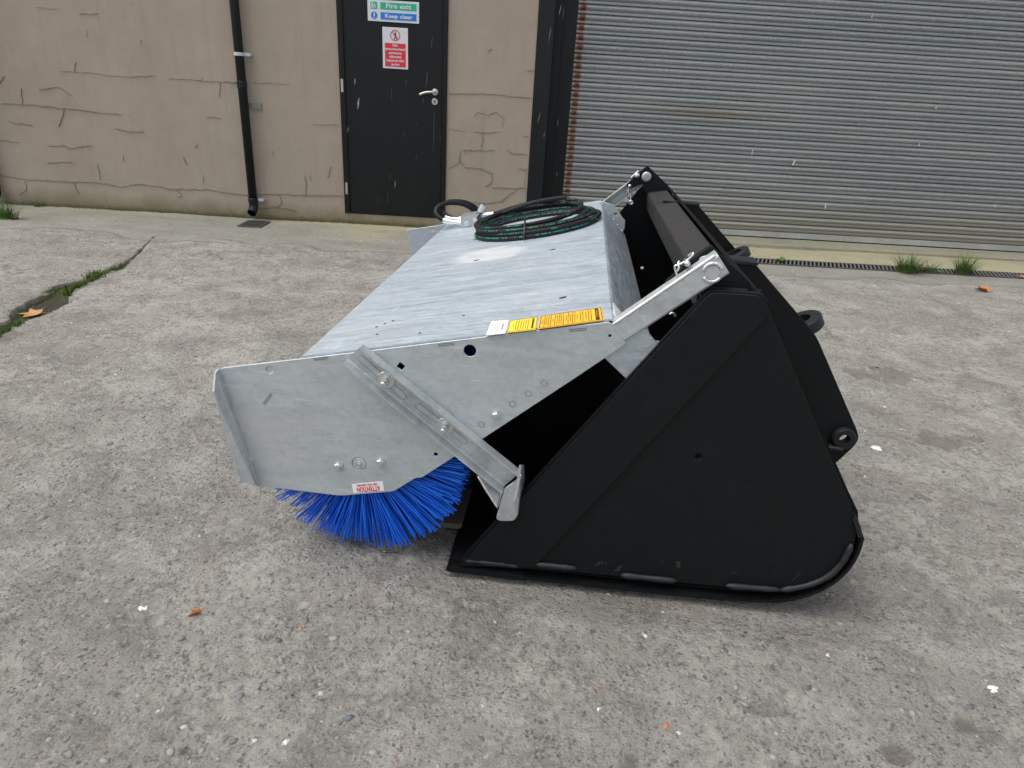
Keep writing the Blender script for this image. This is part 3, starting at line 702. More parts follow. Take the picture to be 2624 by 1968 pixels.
crack([(-1.7030,0.8163), (-1.4886,0.8191)], .006, M_crackw, 'lime_streak')
crack([(-3.8403,1.5683), (-3.6731,1.5585)], .007, M_crackw, 'lime_streak'); crack([(-3.5228,1.5394), (-3.3667,1.5481)], .006, M_crackw, 'lime_streak')
for a_, b_ in (((-3.4749,1.4368), (-3.4876,1.3716)), ((-3.0514,1.3762), (-3.0560,1.3477)), ((-2.0522,0.5831), (-2.0564,0.5349)), ((-2.6839,0.3371), (-2.6889,0.2709)), ((-3.3503,0.4681), (-3.3600,0.4129)), ((-1.7944,0.3875), (-1.7977,0.3380)), ((-1.7467,0.3902), (-1.7465,0.3409)), ((-2.5901,1.1253), (-2.6051,1.0832))):
    crack([a_, b_], .009, M_crackw, 'lime_streak')
# right of the door
crack([(-0.5508,1.1153), (-0.2911,1.1299), (-0.0303,1.1236), (0.1397,1.1181)], .012, M_crackd)
crack([(-0.3337,0.9458), (-0.3022,0.9843), (-0.2193,0.9676), (-0.1480,0.9930), (-0.0765,0.9449), (-0.0931,0.8823)], .012, M_crackd)
crack([(-0.3298,0.8285), (-0.2300,0.8248), (-0.1143,0.8407)], .008, M_crackd); crack([(-0.2597,0.8200), (-0.2509,0.7640), (-0.2651,0.7000)], .007, M_crackd)
crack([(-0.4253,0.6750), (-0.1405,0.6879)], .006, M_crackd); crack([(-0.0406,0.7063), (0.0018,0.6673), (0.1295,0.6713)], .012, M_crackd)
crack([(-0.4573,0.6093), (-0.4048,0.5380), (-0.2348,0.5249), (-0.1588,0.4965), (-0.1688,0.4138), (-0.2190,0.3845)], .009, M_crackd)
crack([(-0.5398,0.5173), (-0.4529,0.5676), (-0.4421,0.6741)], .007, M_crackd); crack([(-0.1605,0.3811), (0.1413,0.3850)], .010, M_crackd)
crack([(0.0694,0.5518), (0.1381,0.5395)], .010, M_crackd); crack([(-0.5003,0.2447), (-0.2236,0.2401), (-0.0518,0.2668)], .007, M_crackd)
crack([(-0.0692,0.2692), (0.0133,0.3410), (0.0960,0.3957)], .007, M_crackd); crack([(0.0865,0.8207), (0.1365,0.8204)], .006, M_crackd)
crack([(-0.2306,0.2431), (-0.2377,0.1577)], .006, M_crackd); crack([(-0.2393,1.4483), (-0.2085,1.4700)], .006, M_crackd)
crack([(-0.5558,0.8438), (-0.4129,0.8301)], .007, M_crackw, 'lime_streak'); crack([(-0.3987,0.6829), (-0.4077,0.6441)], .010, M_crackw, 'lime_streak')
crack([(0.1299,0.5618), (0.1213,0.4302), (0.1310,0.3310)], .020, M_crackw, 'lime_streak')
crack([(0.0932,1.3285), (0.1381,1.3310)], .006, M_crackd)

# door with frame
door = empty('fire_exit_door', ((dxl + dxr) / 2, WY, dz0))
tag(door, 'black fire exit door with scratched paint, set in the brown wall', 'door')
DO = ((dxl + dxr) / 2, WY, dz0); fw = .042
link('frame', mesh(*join([boxv(dxl, dxl + fw, WY - .012, WY + .09, dz0, dz1), boxv(dxr - fw, dxr, WY - .012, WY + .09, dz0, dz1), boxv(dxl + fw + .0005, dxr - fw - .0005, WY - .012, WY + .09, dz1 - fw, dz1)])), M_frame, door, DO)
leaf = link('leaf', bevelbox(dxl + fw + .004, dxr - fw - .004, WY + .002, WY + .046, dz0 + .010, dz1 - fw - .004, .002), M_door, door, DO)
link('threshold_strip', mesh(*boxv(dxl, dxr, WY - .006, WY + .09, dz0 - .001, dz0 + .006)), M_frame, door, DO)
hy = (-0.6646,1.1208)
lev = (-0.7892,1.0959)
hd = link('handle', mesh(*join([cyl((hy[0], WY + .002, hy[1]), (0, -1, 0), .026, .008, 28, bev=.002), cyl((hy[0], WY - .004, hy[1]), (0, -1, 0), .010, .045, 16),
     tube(smooth_path([(hy[0] + .002, WY - .048, hy[1]), (hy[0] - .02, WY - .054, hy[1] - .001), (hy[0] - .07, WY - .056, hy[1] - .006), (lev[0], WY - .052, lev[1])], 5), .0095, 12)]), True), M_steel, door, DO)
lk = (-0.6662,1.0466)
link('lock_escutcheon', mesh(*cyl((lk[0], WY + .002, lk[1]), (0, -1, 0), .026, .008, 28, bev=.002)), M_steel, door, DO)
link('keyhole', mesh(*join([cyl((lk[0], WY - .0055, lk[1] + .004), (0, -1, 0), .008, .002, 14), boxv(lk[0] - .004, lk[0] + .004, WY - .0072, WY - .0057, lk[1] - .014, lk[1] + .002)])), M_iron, door, DO)
for p in ((-1.4367,1.1281), (-1.4346,0.3022), (-1.4299,1.8562)):
    link('hinge', mesh(*join([cyl((p[0] - .001, WY - .008, p[1] - .05), (0, 0, 1), .0075, .1, 12), boxv(p[0] - .006, p[0] + .012, WY - .0135, WY - .0125, p[1] - .05, p[1] + .05)])), M_steel, door, DO)
def scuffs(lst, y, parent, off, mat=M_scuff, name='scuff'):
    parts = []
    for (x0, z0), (x1, z1), w in lst:
        n = 6; V = []; dx, dz = x1 - x0, z1 - z0; L = math.hypot(dx, dz) or 1; V = []
        for i in range(n + 1):
            t = i / n; q = w * (math.sin(math.pi * (.08 + .84 * t))) * random.uniform(.55, 1) / 2; cx, cz = x0 + dx * t + random.uniform(-1, 1) * w * .15, z0 + dz * t
            V += [(cx - dz / L * q, y, cz + dx / L * q), (cx + dz / L * q, y, cz - dx / L * q)]
        link(name, mesh(V, [(2 * i, 2 * i + 2, 2 * i + 3, 2 * i + 1) for i in range(n)]), mat, parent, off)
scuffs([((-1.3262,1.1904), (-1.3313,1.1399), .010), ((-1.2992,1.0433), (-1.3122,0.9518), .018), ((-1.3966,0.8088), (-1.4085,0.7614), .009), ((-1.0053,0.3895), (-1.0095,0.3263), .006)], WY + .0008, leaf, DO)
t_ = MT('faint_scratch', .6, 0, .3); t_.color((.055, .058, .058)); M_faint = t_.m
scuffs([((-0.6879,1.5449), (-0.7028,1.4366), .009), ((-0.7273,1.2825), (-0.7427,1.1492), .010), ((-0.7619,1.0735), (-0.7682,1.0249), .010), ((-0.9009,1.2083), (-0.9110,1.1487), .008), ((-0.8108,0.6213), (-0.8310,0.5624), .007), ((-0.9235,0.8044), (-0.9306,0.7508), .007),
        ((-0.8107,0.8882), (-0.8173,0.8507), .006), ((-0.6700,1.0032), (-0.6765,0.6449), .008), ((-1.0520,0.4460), (-1.0563,0.3965), .006), ((-1.1553,0.2412), (-1.1634,0.1901), .006), ((-1.0717,0.2961), (-1.0771,0.1882), .005), ((-1.0277,1.1332), (-1.0261,1.0225), .005), ((-0.6147,0.7906), (-0.6172,0.7276), .008), ((-0.6689,0.5490), (-0.6685,0.5101), .006)], WY + .0012, leaf, DO, M_faint)

# signs on the door
def sign_frame(x0, x1, z0, z1, name, label):
    e_ = empty(name, ((x0 + x1) / 2, WY - .002, (z0 + z1) / 2)); tag(e_, label, 'sign'); off = ((x0 + x1) / 2, WY - .002, (z0 + z1) / 2)
    link('board', bevelbox(x0, x1, WY - .003, WY + .001, z0, z1, .0008, 1), M_signwhite, e_, off); return e_, off
def wrect(x0, x1, z0, z1, y, mat, name, par, off): return link(name, mesh([(x0, y, z0), (x1, y, z0), (x1, y, z1), (x0, y, z1), (x0, y + .0012, z0), (x1, y + .0012, z0), (x1, y + .0012, z1), (x0, y + .0012, z1)], [(0, 1, 2, 3), (0, 4, 5, 1), (1, 5, 6, 2), (2, 6, 7, 3), (3, 7, 4, 0)]), mat, par, off)
def wtext(body, cx, cz, size, y, mat, name, par, off, bold=0.0, width=None, spacing=1.0):
    me = text_mesh(body, size, bold, width, spacing=spacing); me.transform(Matrix.Translation((cx, y, cz)) @ Matrix.Rotation(D2R(90), 4, 'X')); return link(name, me, mat, par, off)
def wpoly(pts, cx, cz, s_, y, mat, name, par, off):
    """flat pictogram pieces: list of polygons in unit coordinates"""
    parts = []
    for pl in pts:
        tri = tessellate_polygon([[Vector((p[0], p[1], 0)) for p in pl]])
        parts.append(([(cx + p[0] * s_, y, cz + p[1] * s_) for p in pl], [tuple(t) for t in tri]))
    return link(name, mesh(*join(parts)), mat, par, off)
a_, b_ = (-1.2077,1.6167), (-0.7982,1.7637)
x0, x1, z0, z1 = a_[0], b_[0], a_[1], b_[1] + .004
s1, o1 = sign_frame(x0, x1, z0, z1, 'safety_sign', 'white fire exit keep clear sign with green and blue bands, top of black door')
Wd, Hh = x1 - x0, z1 - z0
yb = WY - .0045
px0, px1 = x0 + Wd * .25, x1 - Wd * .05
wrect(px0, px1, z0 + Hh * .565, z0 + Hh * .90, yb, M_green, 'green_band', s1, o1)
wrect(px0, px1, z0 + Hh * .10, z0 + Hh * .435, yb, M_signblue, 'blue_band', s1, o1)
wtext('Fire exit', (px0 + px1) / 2, z0 + Hh * .735, Hh * .30, yb - .0008, M_signwhite, 'lettering', s1, o1, .0012, (px1 - px0) * .70, 1.05)
wtext('Keep clear', (px0 + px1) / 2, z0 + Hh * .265, Hh * .26, yb - .0008, M_signwhite, 'lettering', s1, o1, .0012, (px1 - px0) * .76, 1.05)
wrect(x0 + Wd * .06, x0 + Wd * .19, z0 + Hh * .565, z0 + Hh * .90, yb, M_green, 'pictogram', s1, o1)
run = [[(-.35, -.9), (-.1, -.9), (.0, -.3), (.25, .0), (.1, .35), (-.15, .1), (-.2, -.3)], [(.1, .35), (.25, .0), (.55, .15), (.6, .3), (.25, .3)], [(.0, -.3), (.25, .0), (.6, -.35), (.8, -.8), (.6, -.85), (.35, -.4)], [(.12, .45), (.3, .45), (.35, .6), (.25, .75), (.1, .7), (.05, .55)], [(-.15, .1), (.1, .35), (-.3, .3), (-.5, .05), (-.4, .0), (-.25, .18)]]
wpoly([[(-.75, -.95), (-.4, -.95), (-.4, .95), (-.75, .95)]] + [[(p * .8 + .1, q * .9) for p, q in pl] for pl in run], x0 + Wd * .125, z0 + Hh * .732, Hh * .16, yb - .0008, M_signwhite, 'running_figure', s1, o1)
link('blue_disc', mesh(*cyl((x0 + Wd * .125, WY - .003, z0 + Hh * .268), (0, -1, 0), Hh * .175, .0015, 28)), M_signblue, s1, o1)
wpoly([[(-.16, -.2), (.16, -.2), (.2, .7), (-.2, .7)], [(-.17, -.7), (.17, -.7), (.17, -.38), (-.17, -.38)]], x0 + Wd * .125, z0 + Hh * .268, Hh * .17, yb - .0008, M_signwhite, 'exclamation_mark', s1, o1)
a_, b_, c_, d_ = (-1.0936,1.5790), (-0.8877,1.5810), (-1.0936,1.2789), (-0.8886,1.2787)
x0, x1, z1, z0 = (a_[0] + c_[0]) / 2, (b_[0] + d_[0]) / 2, (a_[1] + b_[1]) / 2, (c_[1] + d_[1]) / 2
s2, o2 = sign_frame(x0, x1, z0, z1, 'safety_sign', 'tall red and white no unauthorised persons sign, lower of two on door')
Wd, Hh = x1 - x0, z1 - z0; cx = (x0 + x1) / 2
wrect(x0 + Wd * .09, x1 - Wd * .09, z0 + Hh * .045, z0 + Hh * .62, yb, M_red, 'red_panel', s2, o2)
for i, (tx, wf) in enumerate((('No', .20), ('unauthorised', .78), ('persons', .50), ('allowed', .46), ('beyond this', .70), ('point', .31))):
    wtext(tx, cx, z0 + Hh * (.57 - .093 * i), Hh * .088, yb - .0008, M_signwhite, 'lettering', s2, o2, .0006, Wd * wf)
cz = z0 + Hh * .81
link('prohibition_ring', mesh(*ringv((cx, WY - .003, cz), (0, -1, 0), Wd * .195, Wd * .165, .0018, 36)), M_red, s2, o2)
wpoly([[(-.55, -.4), (.0, .55), (-.1, .65)]] if False else [[(-.12, -.98), (-.3, -.98), (-.12, -.1), (-.2, .35), (-.05, .55), (.15, .5), (.2, .0), (.1, -.2)], [(.1, -.2), (.2, .0), (.45, -.95), (.28, -.98)], [(-.06, .62), (.12, .62), (.15, .85), (.0, .92), (-.1, .8)], [(-.2, .35), (-.05, .55), (-.45, .05), (-.38, -.02)], [(.15, .5), (.4, .1), (.33, .02), (.17, .2)]], cx, cz, Wd * .155, yb - .0002, M_blackprint, 'walking_figure', s2, o2)
wpoly([[(-.72, .62), (-.62, .72), (.72, -.62), (.62, -.72)]], cx, cz, Wd * .19, yb - .0010, M_red, 'slash', s2, o2)

# rainwater pipe
def rain_pipe(px, pyb, label, full=True):
    x = px; r = .036
    o = empty('rainwater_pipe', (x, WY - .05, 0)); tag(o, label, 'drainpipe'); off = (x, WY - .05, 0); yc = WY - .052
    link('pipe', mesh(*cyl((x, yc, .155), (0, 0, 1), r, 3.4, 24), True), M_pipe, o, off)
    link('socket', mesh(*join([ringv((x, yc, .145), (0, 0, 1), r + .005, r - .001, .035, 28)])), M_pipe, o, off)
    V, Fc = tube(smooth_path([(x, yc, .16), (x, yc, .12), (x, yc - .012, .085), (x - .004, yc - .05, .055)], 6), r + .002, 24, caps=False)
    link('shoe', mesh(V, Fc, True), M_pipe, o, off)
    V, Fc = tube(smooth_path([(x, yc, .16), (x, yc, .12), (x, yc - .012, .085), (x - .004, yc - .051, .0545)], 6), r - .001, 24, caps=False)
    link('shoe_lining', mesh(V, [tuple(reversed(f)) for f in Fc], True), M_dark, o, off)
    link('coupling', mesh(*ringv((x, yc, 1.06), (0, 0, 1), r + .004, r - .001, .055, 28)), M_pipe, o, off)
    return o, off, yc, r
pxy = (-2.2469,0.8381); pipe, POF, pyc, pr = rain_pipe(pxy[0], 0, 'black rainwater pipe with white clips running down the wall left of the door')
for q in ((-2.2497,1.3129), (-2.2430,0.1626)):
    z = q[1]; link('clip', mesh(*join([ringv((pxy[0], pyc, z - .012), (0, 0, 1), pr + .0045, pr - .0005, .026, 28), boxv(pxy[0] + pr, pxy[0] + pr + .05, pyc + .005, pyc + .012, z - .010, z + .016), boxv(pxy[0] + pr + .03, pxy[0] + pr + .055, pyc + .012, WY - .001, z - .006, z + .012)])), M_clip, pipe, POF)
q = (-4.5823,0.0969); rain_pipe(q[0] + .092, 0, 'black pipe shoe just showing at the far left edge of the wall')
b0, b1 = (-2.2129,0.9497), (-2.1192,0.9064)
br = link('wall_bracket', mesh(*join([boxv(b0[0] - .01, b1[0], WY - .012, WY - .001, b1[1], b0[1]), cyl((b1[0] - .035, WY - .012, (b0[1] + b1[1]) / 2), (0, -1, 0), .008, .006, 10)])), M_brack)
tag(br, 'small grey metal bracket fixed to the wall beside the rainwater pipe', 'bracket')

# steel column and shutter
cl0, cl1 = .151, .284
colm = empty('steel_column', (.22, WY, 0)); tag(colm, 'black painted steel column at the left of the roller shutter', 'column'); CO = (.22, WY, 0)
link('flange', bevelbox(cl0, cl1, WY - .012, WY + .01, -.03, 3.2, .003), M_column, colm, CO)
link('web', mesh(*boxv(cl0 + .05, cl0 + .06, WY + .0105, WY + .34, -.03, 3.2)), M_column, colm, CO)
link('side_plate', mesh(*boxv(cl1 - .006, .36, WY + .19, WY + .20, -.03, 3.2)), M_column, colm, CO)
SY = 6.46
sh = empty('roller_shutter', (3.0, SY, 0)); tag(sh, 'closed galvanised roller shutter with rusty slat ends and dirty bottom slats', 'shutter'); SO = (3.0, SY, 0)
link('guide_rail', bevelbox(.362, .489, SY - .075, SY - .030, .0, 3.2, .003), M_column, sh, SO)
link('guide_rail', bevelbox(5.72, 5.85, SY - .075, SY - .030, .0, 3.2, .003), M_column, sh, SO)
zt = (0.4900,1.8689)[1]; PIT = (zt - (4.1920,0.0800)[1]) / 24.0
prof = [(.016, -.0012), (-.004, -.0022), (-.016, -.006), (-.0235, -.013), (-.0255, -.0225), (-.0230, -.032), (-.0140, -.0405), (-.0035, -.0455), (.002, -.048), (.001, -.053), (.001, -.0655), (-.004, -.0700), (-.002, -.0722), (.016, -.0726)]
prof = [(p, q * PIT / .0747) for p, q in prof]
slat_me = fold(list(reversed(prof)), .0012, -2.56, 2.86, 'x', 1)
slat_me.polygons.foreach_set('use_smooth', [False] * len(slat_me.polygons))
slat_me.materials.append(M_slat); slat_me.name = 'slat'
k0 = 24; nsl = 0
for k in range(-18, 24):
    o = bpy.data.objects.new('slat', slat_me); COLL.objects.link(o); o.parent = sh
    o.location = (random.uniform(-.003, .003), 0, zt - k * PIT); nsl += 1
zb = zt - 24 * PIT
link('bottom_rail', bevelbox(.44, 5.86, SY - .012, SY + .004, .026, zb - .002, .002), M_rail, sh, SO)
link('bottom_gap_shade', mesh(*boxv(.44, 5.86, SY - .006, SY + .002, .0165, .0258)), M_dark, sh, SO)  # dark strip stands in for the shaded gap under the bottom rail
link('slat_gap_dark', mesh(*boxv(.44, 5.86, SY + .014, SY + .02, .02, 3.2)), M_dark, sh, SO)  # near-black sheet stands in for the shade in the slat gaps
scf = []
for x, y in ((1927, 394), (2032, 415), (2116, 528), (2233, 42), (2353, 370), (2398, 277), (2550, 528), (1998, 238), (2330, 421)):
    pass
for a_, b_, w in (((2.1766,0.8021), (2.1725,0.7514), .010), ((2.5766,0.7371), (2.5632,0.6853), .018), ((2.9497,0.3725), (2.9518,0.3190), .016), ((2.9676,1.9209), (2.9607,1.8974), .012), ((3.6660,0.9430), (3.6584,0.9093), .012), ((3.7156,1.2519), (3.7200,1.2266), .012), ((4.5218,0.4547), (4.5267,0.4193), .012)):
    scf.append((a_, b_, w))
scuffs(scf, SY - .0265, sh, SO, M_drop, 'white_splash')
scuffs([((0.3284,1.8142), (0.3162,1.7370), .005), ((0.2191,1.0136), (0.2054,0.9300), .005), ((0.2672,0.8559), (0.2634,0.8182), .006), ((0.2606,1.6510), (0.2474,1.5381), .004)], WY - .0128, colm, CO)
scuffs([((0.3914,0.9608), (0.3933,0.8964), .007), ((0.3701,1.8364), (0.3637,1.7213), .006), ((0.4215,0.5157), (0.4178,0.4744), .006)], SY - .0758, sh, SO)

# gully grate and channel drain
g = [(-2.2848,5.9320), (-2.0894,5.9340), (-2.0482,5.6613), (-2.2426,5.6960)]
gx0, gx1 = (g[0][0] + g[3][0]) / 2, (g[1][0] + g[2][0]) / 2; gy0, gy1 = (g[2][1] + g[3][1]) / 2, (g[0][1] + g[1][1]) / 2
gg = empty('gully_grate', ((gx0 + gx1) / 2, (gy0 + gy1) / 2, 0)); tag(gg, 'small square iron gully grate in the ground beneath the rainwater pipe', 'drain grate'); GO = ((gx0 + gx1) / 2, (gy0 + gy1) / 2, 0)
zg = .008
link('frame', mesh(*join([boxv(gx0, gx1, gy0, gy0 + .014, -.02, zg), boxv(gx0, gx1, gy1 - .014, gy1, -.02, zg), boxv(gx0, gx0 + .014, gy0 + .0145, gy1 - .0145, -.02, zg - .0002), boxv(gx1 - .014, gx1, gy0 + .0145, gy1 - .0145, -.02, zg - .0002)])), M_iron, gg, GO)
link('sump', mesh(*boxv(gx0 + .0145, gx1 - .0145, gy0 + .0145, gy1 - .0145, -.02, .0005)), M_dark, gg, GO)
nb = 9
for i in range(nb):
    x = gx0 + .014 + (gx1 - gx0 - .028) * (i + .5) / nb; link('bar', mesh(*boxv(x - .0035, x + .0035, gy0 + .0146, gy1 - .0146, .001, zg - .0005)), M_iron, gg, GO)
link('cross_bar', mesh(*boxv(gx0 + .0146, gx1 - .0146, (gy0 + gy1) / 2 - .004, (gy0 + gy1) / 2 + .004, .0011, zg - .0009)), M_iron, gg, GO)
c0, c1 = (2.9441,5.5648), (2.8523,5.3708); cx0, cx1 = .45, 5.75; cy0, cy1 = 5.385, 5.578
cd_ = empty('channel_drain', (3.1, 5.48, 0)); tag(cd_, 'long slotted channel drain set in the ground before the roller shutter', 'channel drain'); CDO = (3.1, 5.48, 0)
link('frame', mesh(*join([boxv(cx0, cx1, cy0, cy0 + .016, -.02, .005), boxv(cx0, cx1, cy1 - .016, cy1, -.02, .005)])), M_iron, cd_, CDO)
link('sump', mesh(*boxv(cx0, cx1, cy0 + .0165, cy1 - .0165, -.02, -.0025)), M_dark, cd_, CDO)
parts = []; x = cx0
while x < cx1 - .12:
    V, Fc = boxv(0, .012, cy0 + .0165, cy1 - .0165, -.0020, .0045 + random.uniform(-.0008, .0008)); V = [(x + p + (q - cy0) * .40, q, r) for p, q, r in V]; parts.append((V, Fc)); x += .0335
gb = link('grating_bars', mesh(*join(parts)), M_bar, cd_, CDO); gb['kind'] = 'stuff'

# ------------------------------------------------------------------ plants and leaves
def blades(n, h, spread, w, lean=.6, seed=0, bend=1.0):
    r = random.Random(seed); parts = []
    for i in range(n):
        a_ = r.random() * 6.283; d = spread * math.sqrt(r.random()); x, y = d * math.cos(a_) * 1.0, d * math.sin(a_) * .5
        L = h * (.35 + .65 * r.random()); b_ = a_ + r.uniform(-.7, .7); ln = lean * (.25 + d / spread) * r.uniform(.4, 1.2)
        px_, py_ = -math.sin(b_), math.cos(b_); V = []; seg = 4
        for k in range(seg + 1):
            t = k / seg; out = L * ln * t * t * bend; z = L * (t - .25 * ln * t * t); q = w * (1 - t ** 1.5) * .5 + .0002
            cx, cy = x + math.cos(b_) * out, y + math.sin(b_) * out
            V += [(cx - px_ * q, cy - py_ * q, z), (cx + px_ * q, cy + py_ * q, z)]
        parts.append((V, [(2 * k, 2 * k + 2, 2 * k + 3, 2 * k + 1) for k in range(seg)]))
    return mesh(*join(parts))
def tuft(p, n, h, spread, label, seed, dry=.12, group='grass tufts growing in the yard'):
    o = empty('grass_tuft', (p[0], p[1], gz(*p) - .004)); tag(o, label, 'grass tuft', group)
    link('blades', blades(n, h, spread, .0042, .75, seed), M_grass, o); 
    if dry and n > 150: link('dry_blades', blades(int(n * dry) + 3, h * .8, spread * 1.1, .0035, 1.1, seed + 50), M_dry, o)
    return o
tuft((3.2609,5.3869), 280, .19, .09, 'left of two green grass tufts growing in the channel drain', 1)
tuft((3.4444,5.4156), 90, .13, .06, 'thin wispy grass patch between the two big tufts in the drain', 2)
tuft((3.7328,5.4166), 230, .22, .065, 'right of two green grass tufts growing in the channel drain', 3)
tuft((-4.0397,5.4641), 200, .17, .10, 'grass clump at the left edge beside the wall foot', 4)
tuft((-4.1529,6.0553), 45, .07, .05, 'small weed at the wall foot near the left edge', 5, 0)
tuft((-3.3656,6.1660), 22, .04, .03, 'tiny green weed at the wall foot left of the pipe', 6, 0)
def weed(p, label, n=14, s_=.05, seed=1):
    r = random.Random(seed); parts = []
    for i in range(n):
        a_ = r.random() * 6.28; L = s_ * r.uniform(.5, 1.2); w = L * .3; el = r.uniform(.2, .9)
        d = Vector((math.cos(a_) * math.cos(el), math.sin(a_) * math.cos(el), math.sin(el))); q = Vector((-math.sin(a_), math.cos(a_), 0))
        V = [Vector((0, 0, .003)), d * L * .45 + q * w * .5, d * L + Vector((0, 0, -.2 * L)), d * L * .45 - q * w * .5, d * L * .5 + Vector((0, 0, -w * .15))]
        parts.append((V, [(0, 1, 4), (1, 2, 4), (2, 3, 4), (3, 0, 4)]))
    o = link('weed', mesh(*join(parts)), M_grass); o.location = (p[0], p[1], gz(*p)); tag(o, label, 'weed', 'weeds growing in the drain'); return o
weed((2.2556,5.4828), 'small leafy weed in the channel drain near the black bucket', 26, .075, 1)
weed((3.5425,5.4121), 'low leafy weed in the drain between the grass tufts', 12, .06, 2)
# moss cushions along the crack
mp = []; r_ = random.Random(3)
for (p, q, n, wdt, h) in (((-2.5047,4.1021), (-2.4943,3.7015), 750, .05, .030), ((-2.5021,4.3619), (-2.5071,4.2536), 120, .03, .012), ((-2.3842,3.4195), (-2.4211,3.2440), 180, .09, .012), ((-2.4034,3.2026), (-2.3866,3.0257), 260, .05, .022), ((-2.4928,3.2635), (-2.4999,3.3629), 60, .07, .01)):
    for i in range(n):
        t = r_.random(); x = p[0] + (q[0] - p[0]) * t + r_.gauss(0, wdt * .4); y = p[1] + (q[1] - p[1]) * t + r_.gauss(0, wdt * .4)
        a_ = r_.random() * 6.28; L = h * r_.uniform(.4, 1.2); w = .004; z = gz(x, y) - .002; ox, oy = math.cos(a_) * L * .6, math.sin(a_) * L * .6
        mp.append(([(x - w * math.sin(a_), y + w * math.cos(a_), z), (x + w * math.sin(a_), y - w * math.cos(a_), z), (x + ox, y + oy, z + L)], [(0, 1, 2)]))
for i in range(420):
    x = r_.uniform(-4.9, 1.0); y = 6.085 + r_.uniform(-.03, .006); L = r_.uniform(.004, .016)
    if math.sin(x * 3.1) + math.sin(x * 7.7 + 1) < -.1: continue
    a_ = r_.random() * 6.28; z = gz(x, y) ; mp.append(([(x - .006, y, z - .004), (x + .006, y, z - .004), (x + math.cos(a_) * .006, y + math.sin(a_) * .006, z + L)], [(0, 1, 2)]))
tag(link('moss', mesh(*join(mp)), M_moss), 'green moss growing in the concrete crack and along the wall foot', kind='stuff')

def leaf(p, size, rot, mat, label, fold_=.25, seed=1, tilt=(0, 0)):
    r = random.Random(seed); ol = []
    tips = [(0, 1.0), (38, .52), (62, .95), (88, .48), (118, .72), (150, .40), (180, .30), (210, .40), (242, .72), (272, .48), (298, .95), (322, .52)]
    for k, (a_, d) in enumerate(tips):
        a2 = D2R(90 + a_); ol.append((math.cos(a2) * d * size, math.sin(a2) * d * size))
        if d > .7:
            for da, dd in ((-9, .80), ):
                pass
    V = [(0, 0, .0)]; 
    for x, y in ol: V.append((x, y, abs(x) * fold_ + r.uniform(0, .12) * size))
    n = len(ol); Fc = [(0, i + 1, (i + 1) % n + 1) for i in range(n)]
    o = link('fallen_leaf', mesh(V, Fc), None); lm = o.data; lm.materials.append(mat)
    md = o.modifiers.new('th', 'SOLIDIFY'); md.thickness = .0008
    sv, sf = tube([(0, -.25 * size, .004), (size * .05, -size * .9, .008)], .0012, 5); 
    st = link('stalk', mesh(sv, sf), mat, o)
    o.rotation_euler = (tilt[0], tilt[1], rot); o.location = (p[0], p[1], gz(*p) + .10 * size); tag(o, label, 'leaf', 'fallen leaves on the yard'); return o
leaf((-2.4352,3.3407), .080, 1.9, M_leafb, 'pale brown maple leaf lying in the mossy crack', .12, 2)
leaf((3.5843,4.9075), .072, .6, M_leafo, 'folded orange brown leaf on the yard near the channel drain', .45, 5)
lf = leaf((-0.6876,1.2406), .024, 2.2, M_leafo, 'tiny rust brown leaf curled on the concrete at lower left', .5, 8)
lf.scale = (.38, 1.0, 1.0)
leaf((-4.2342,6.2034), .035, .4, M_leafo, 'small red brown leaf at the wall foot by the left weed', .4, 9)
leaf((4.2223,5.4115), .05, .4, M_leafb, 'brown leaf lying in the channel drain at the right edge', .4, 10)
leaf((-3.0963,4.1047), .02, 1.4, flat('red_leaf', (.42, .03, .04), .6), 'tiny red leaf on the concrete near the left edge', .3, 11)

# ------------------------------------------------------------------ BLACK BUCKET (machine frame: v right, s away, z up)
S0, S1 = 1.424, 3.31
bk = empty('loader_bucket', MROT @ MO, -MYAW); tag(bk, 'large black painted loader bucket standing with its open side left', 'bucket')
# side profile
front = [(-0.2524,0.0076), (0.2790,0.8033)]
side = [(-0.2399,0.0132), (0.2797,0.7991), (0.2928,0.8130), (0.3923,0.8139), (0.4041,0.8073), (0.4229,0.7746), (0.5203,0.6167), (0.6305,0.4362), (0.6896,0.3460), (0.7149,0.3022), (0.7328,0.2598), (0.7401,0.2093), (0.7280,0.1465), (0.7009,0.1027), (0.6650,0.0729), (0.6076,0.0495), (0.5015,0.0452), (0.3047,0.0416), (0.0027,0.0336)]
hl = (0.3329,0.4118)
link('side_plate', plate(roundpoly(side, [.0, .02, .02, .012, .015, .02] + [.03] * 9 + [.03] * 4), [circ(hl, .0085, 16)], S0 + .006, .012), M_black, bk, MO)
link('side_plate', plate(roundpoly(side, [.0, .02, .02, .012, .015, .02] + [.03] * 9 + [.03] * 4), [circ(hl, .0085, 16)], S1, .012), M_black, bk, MO)
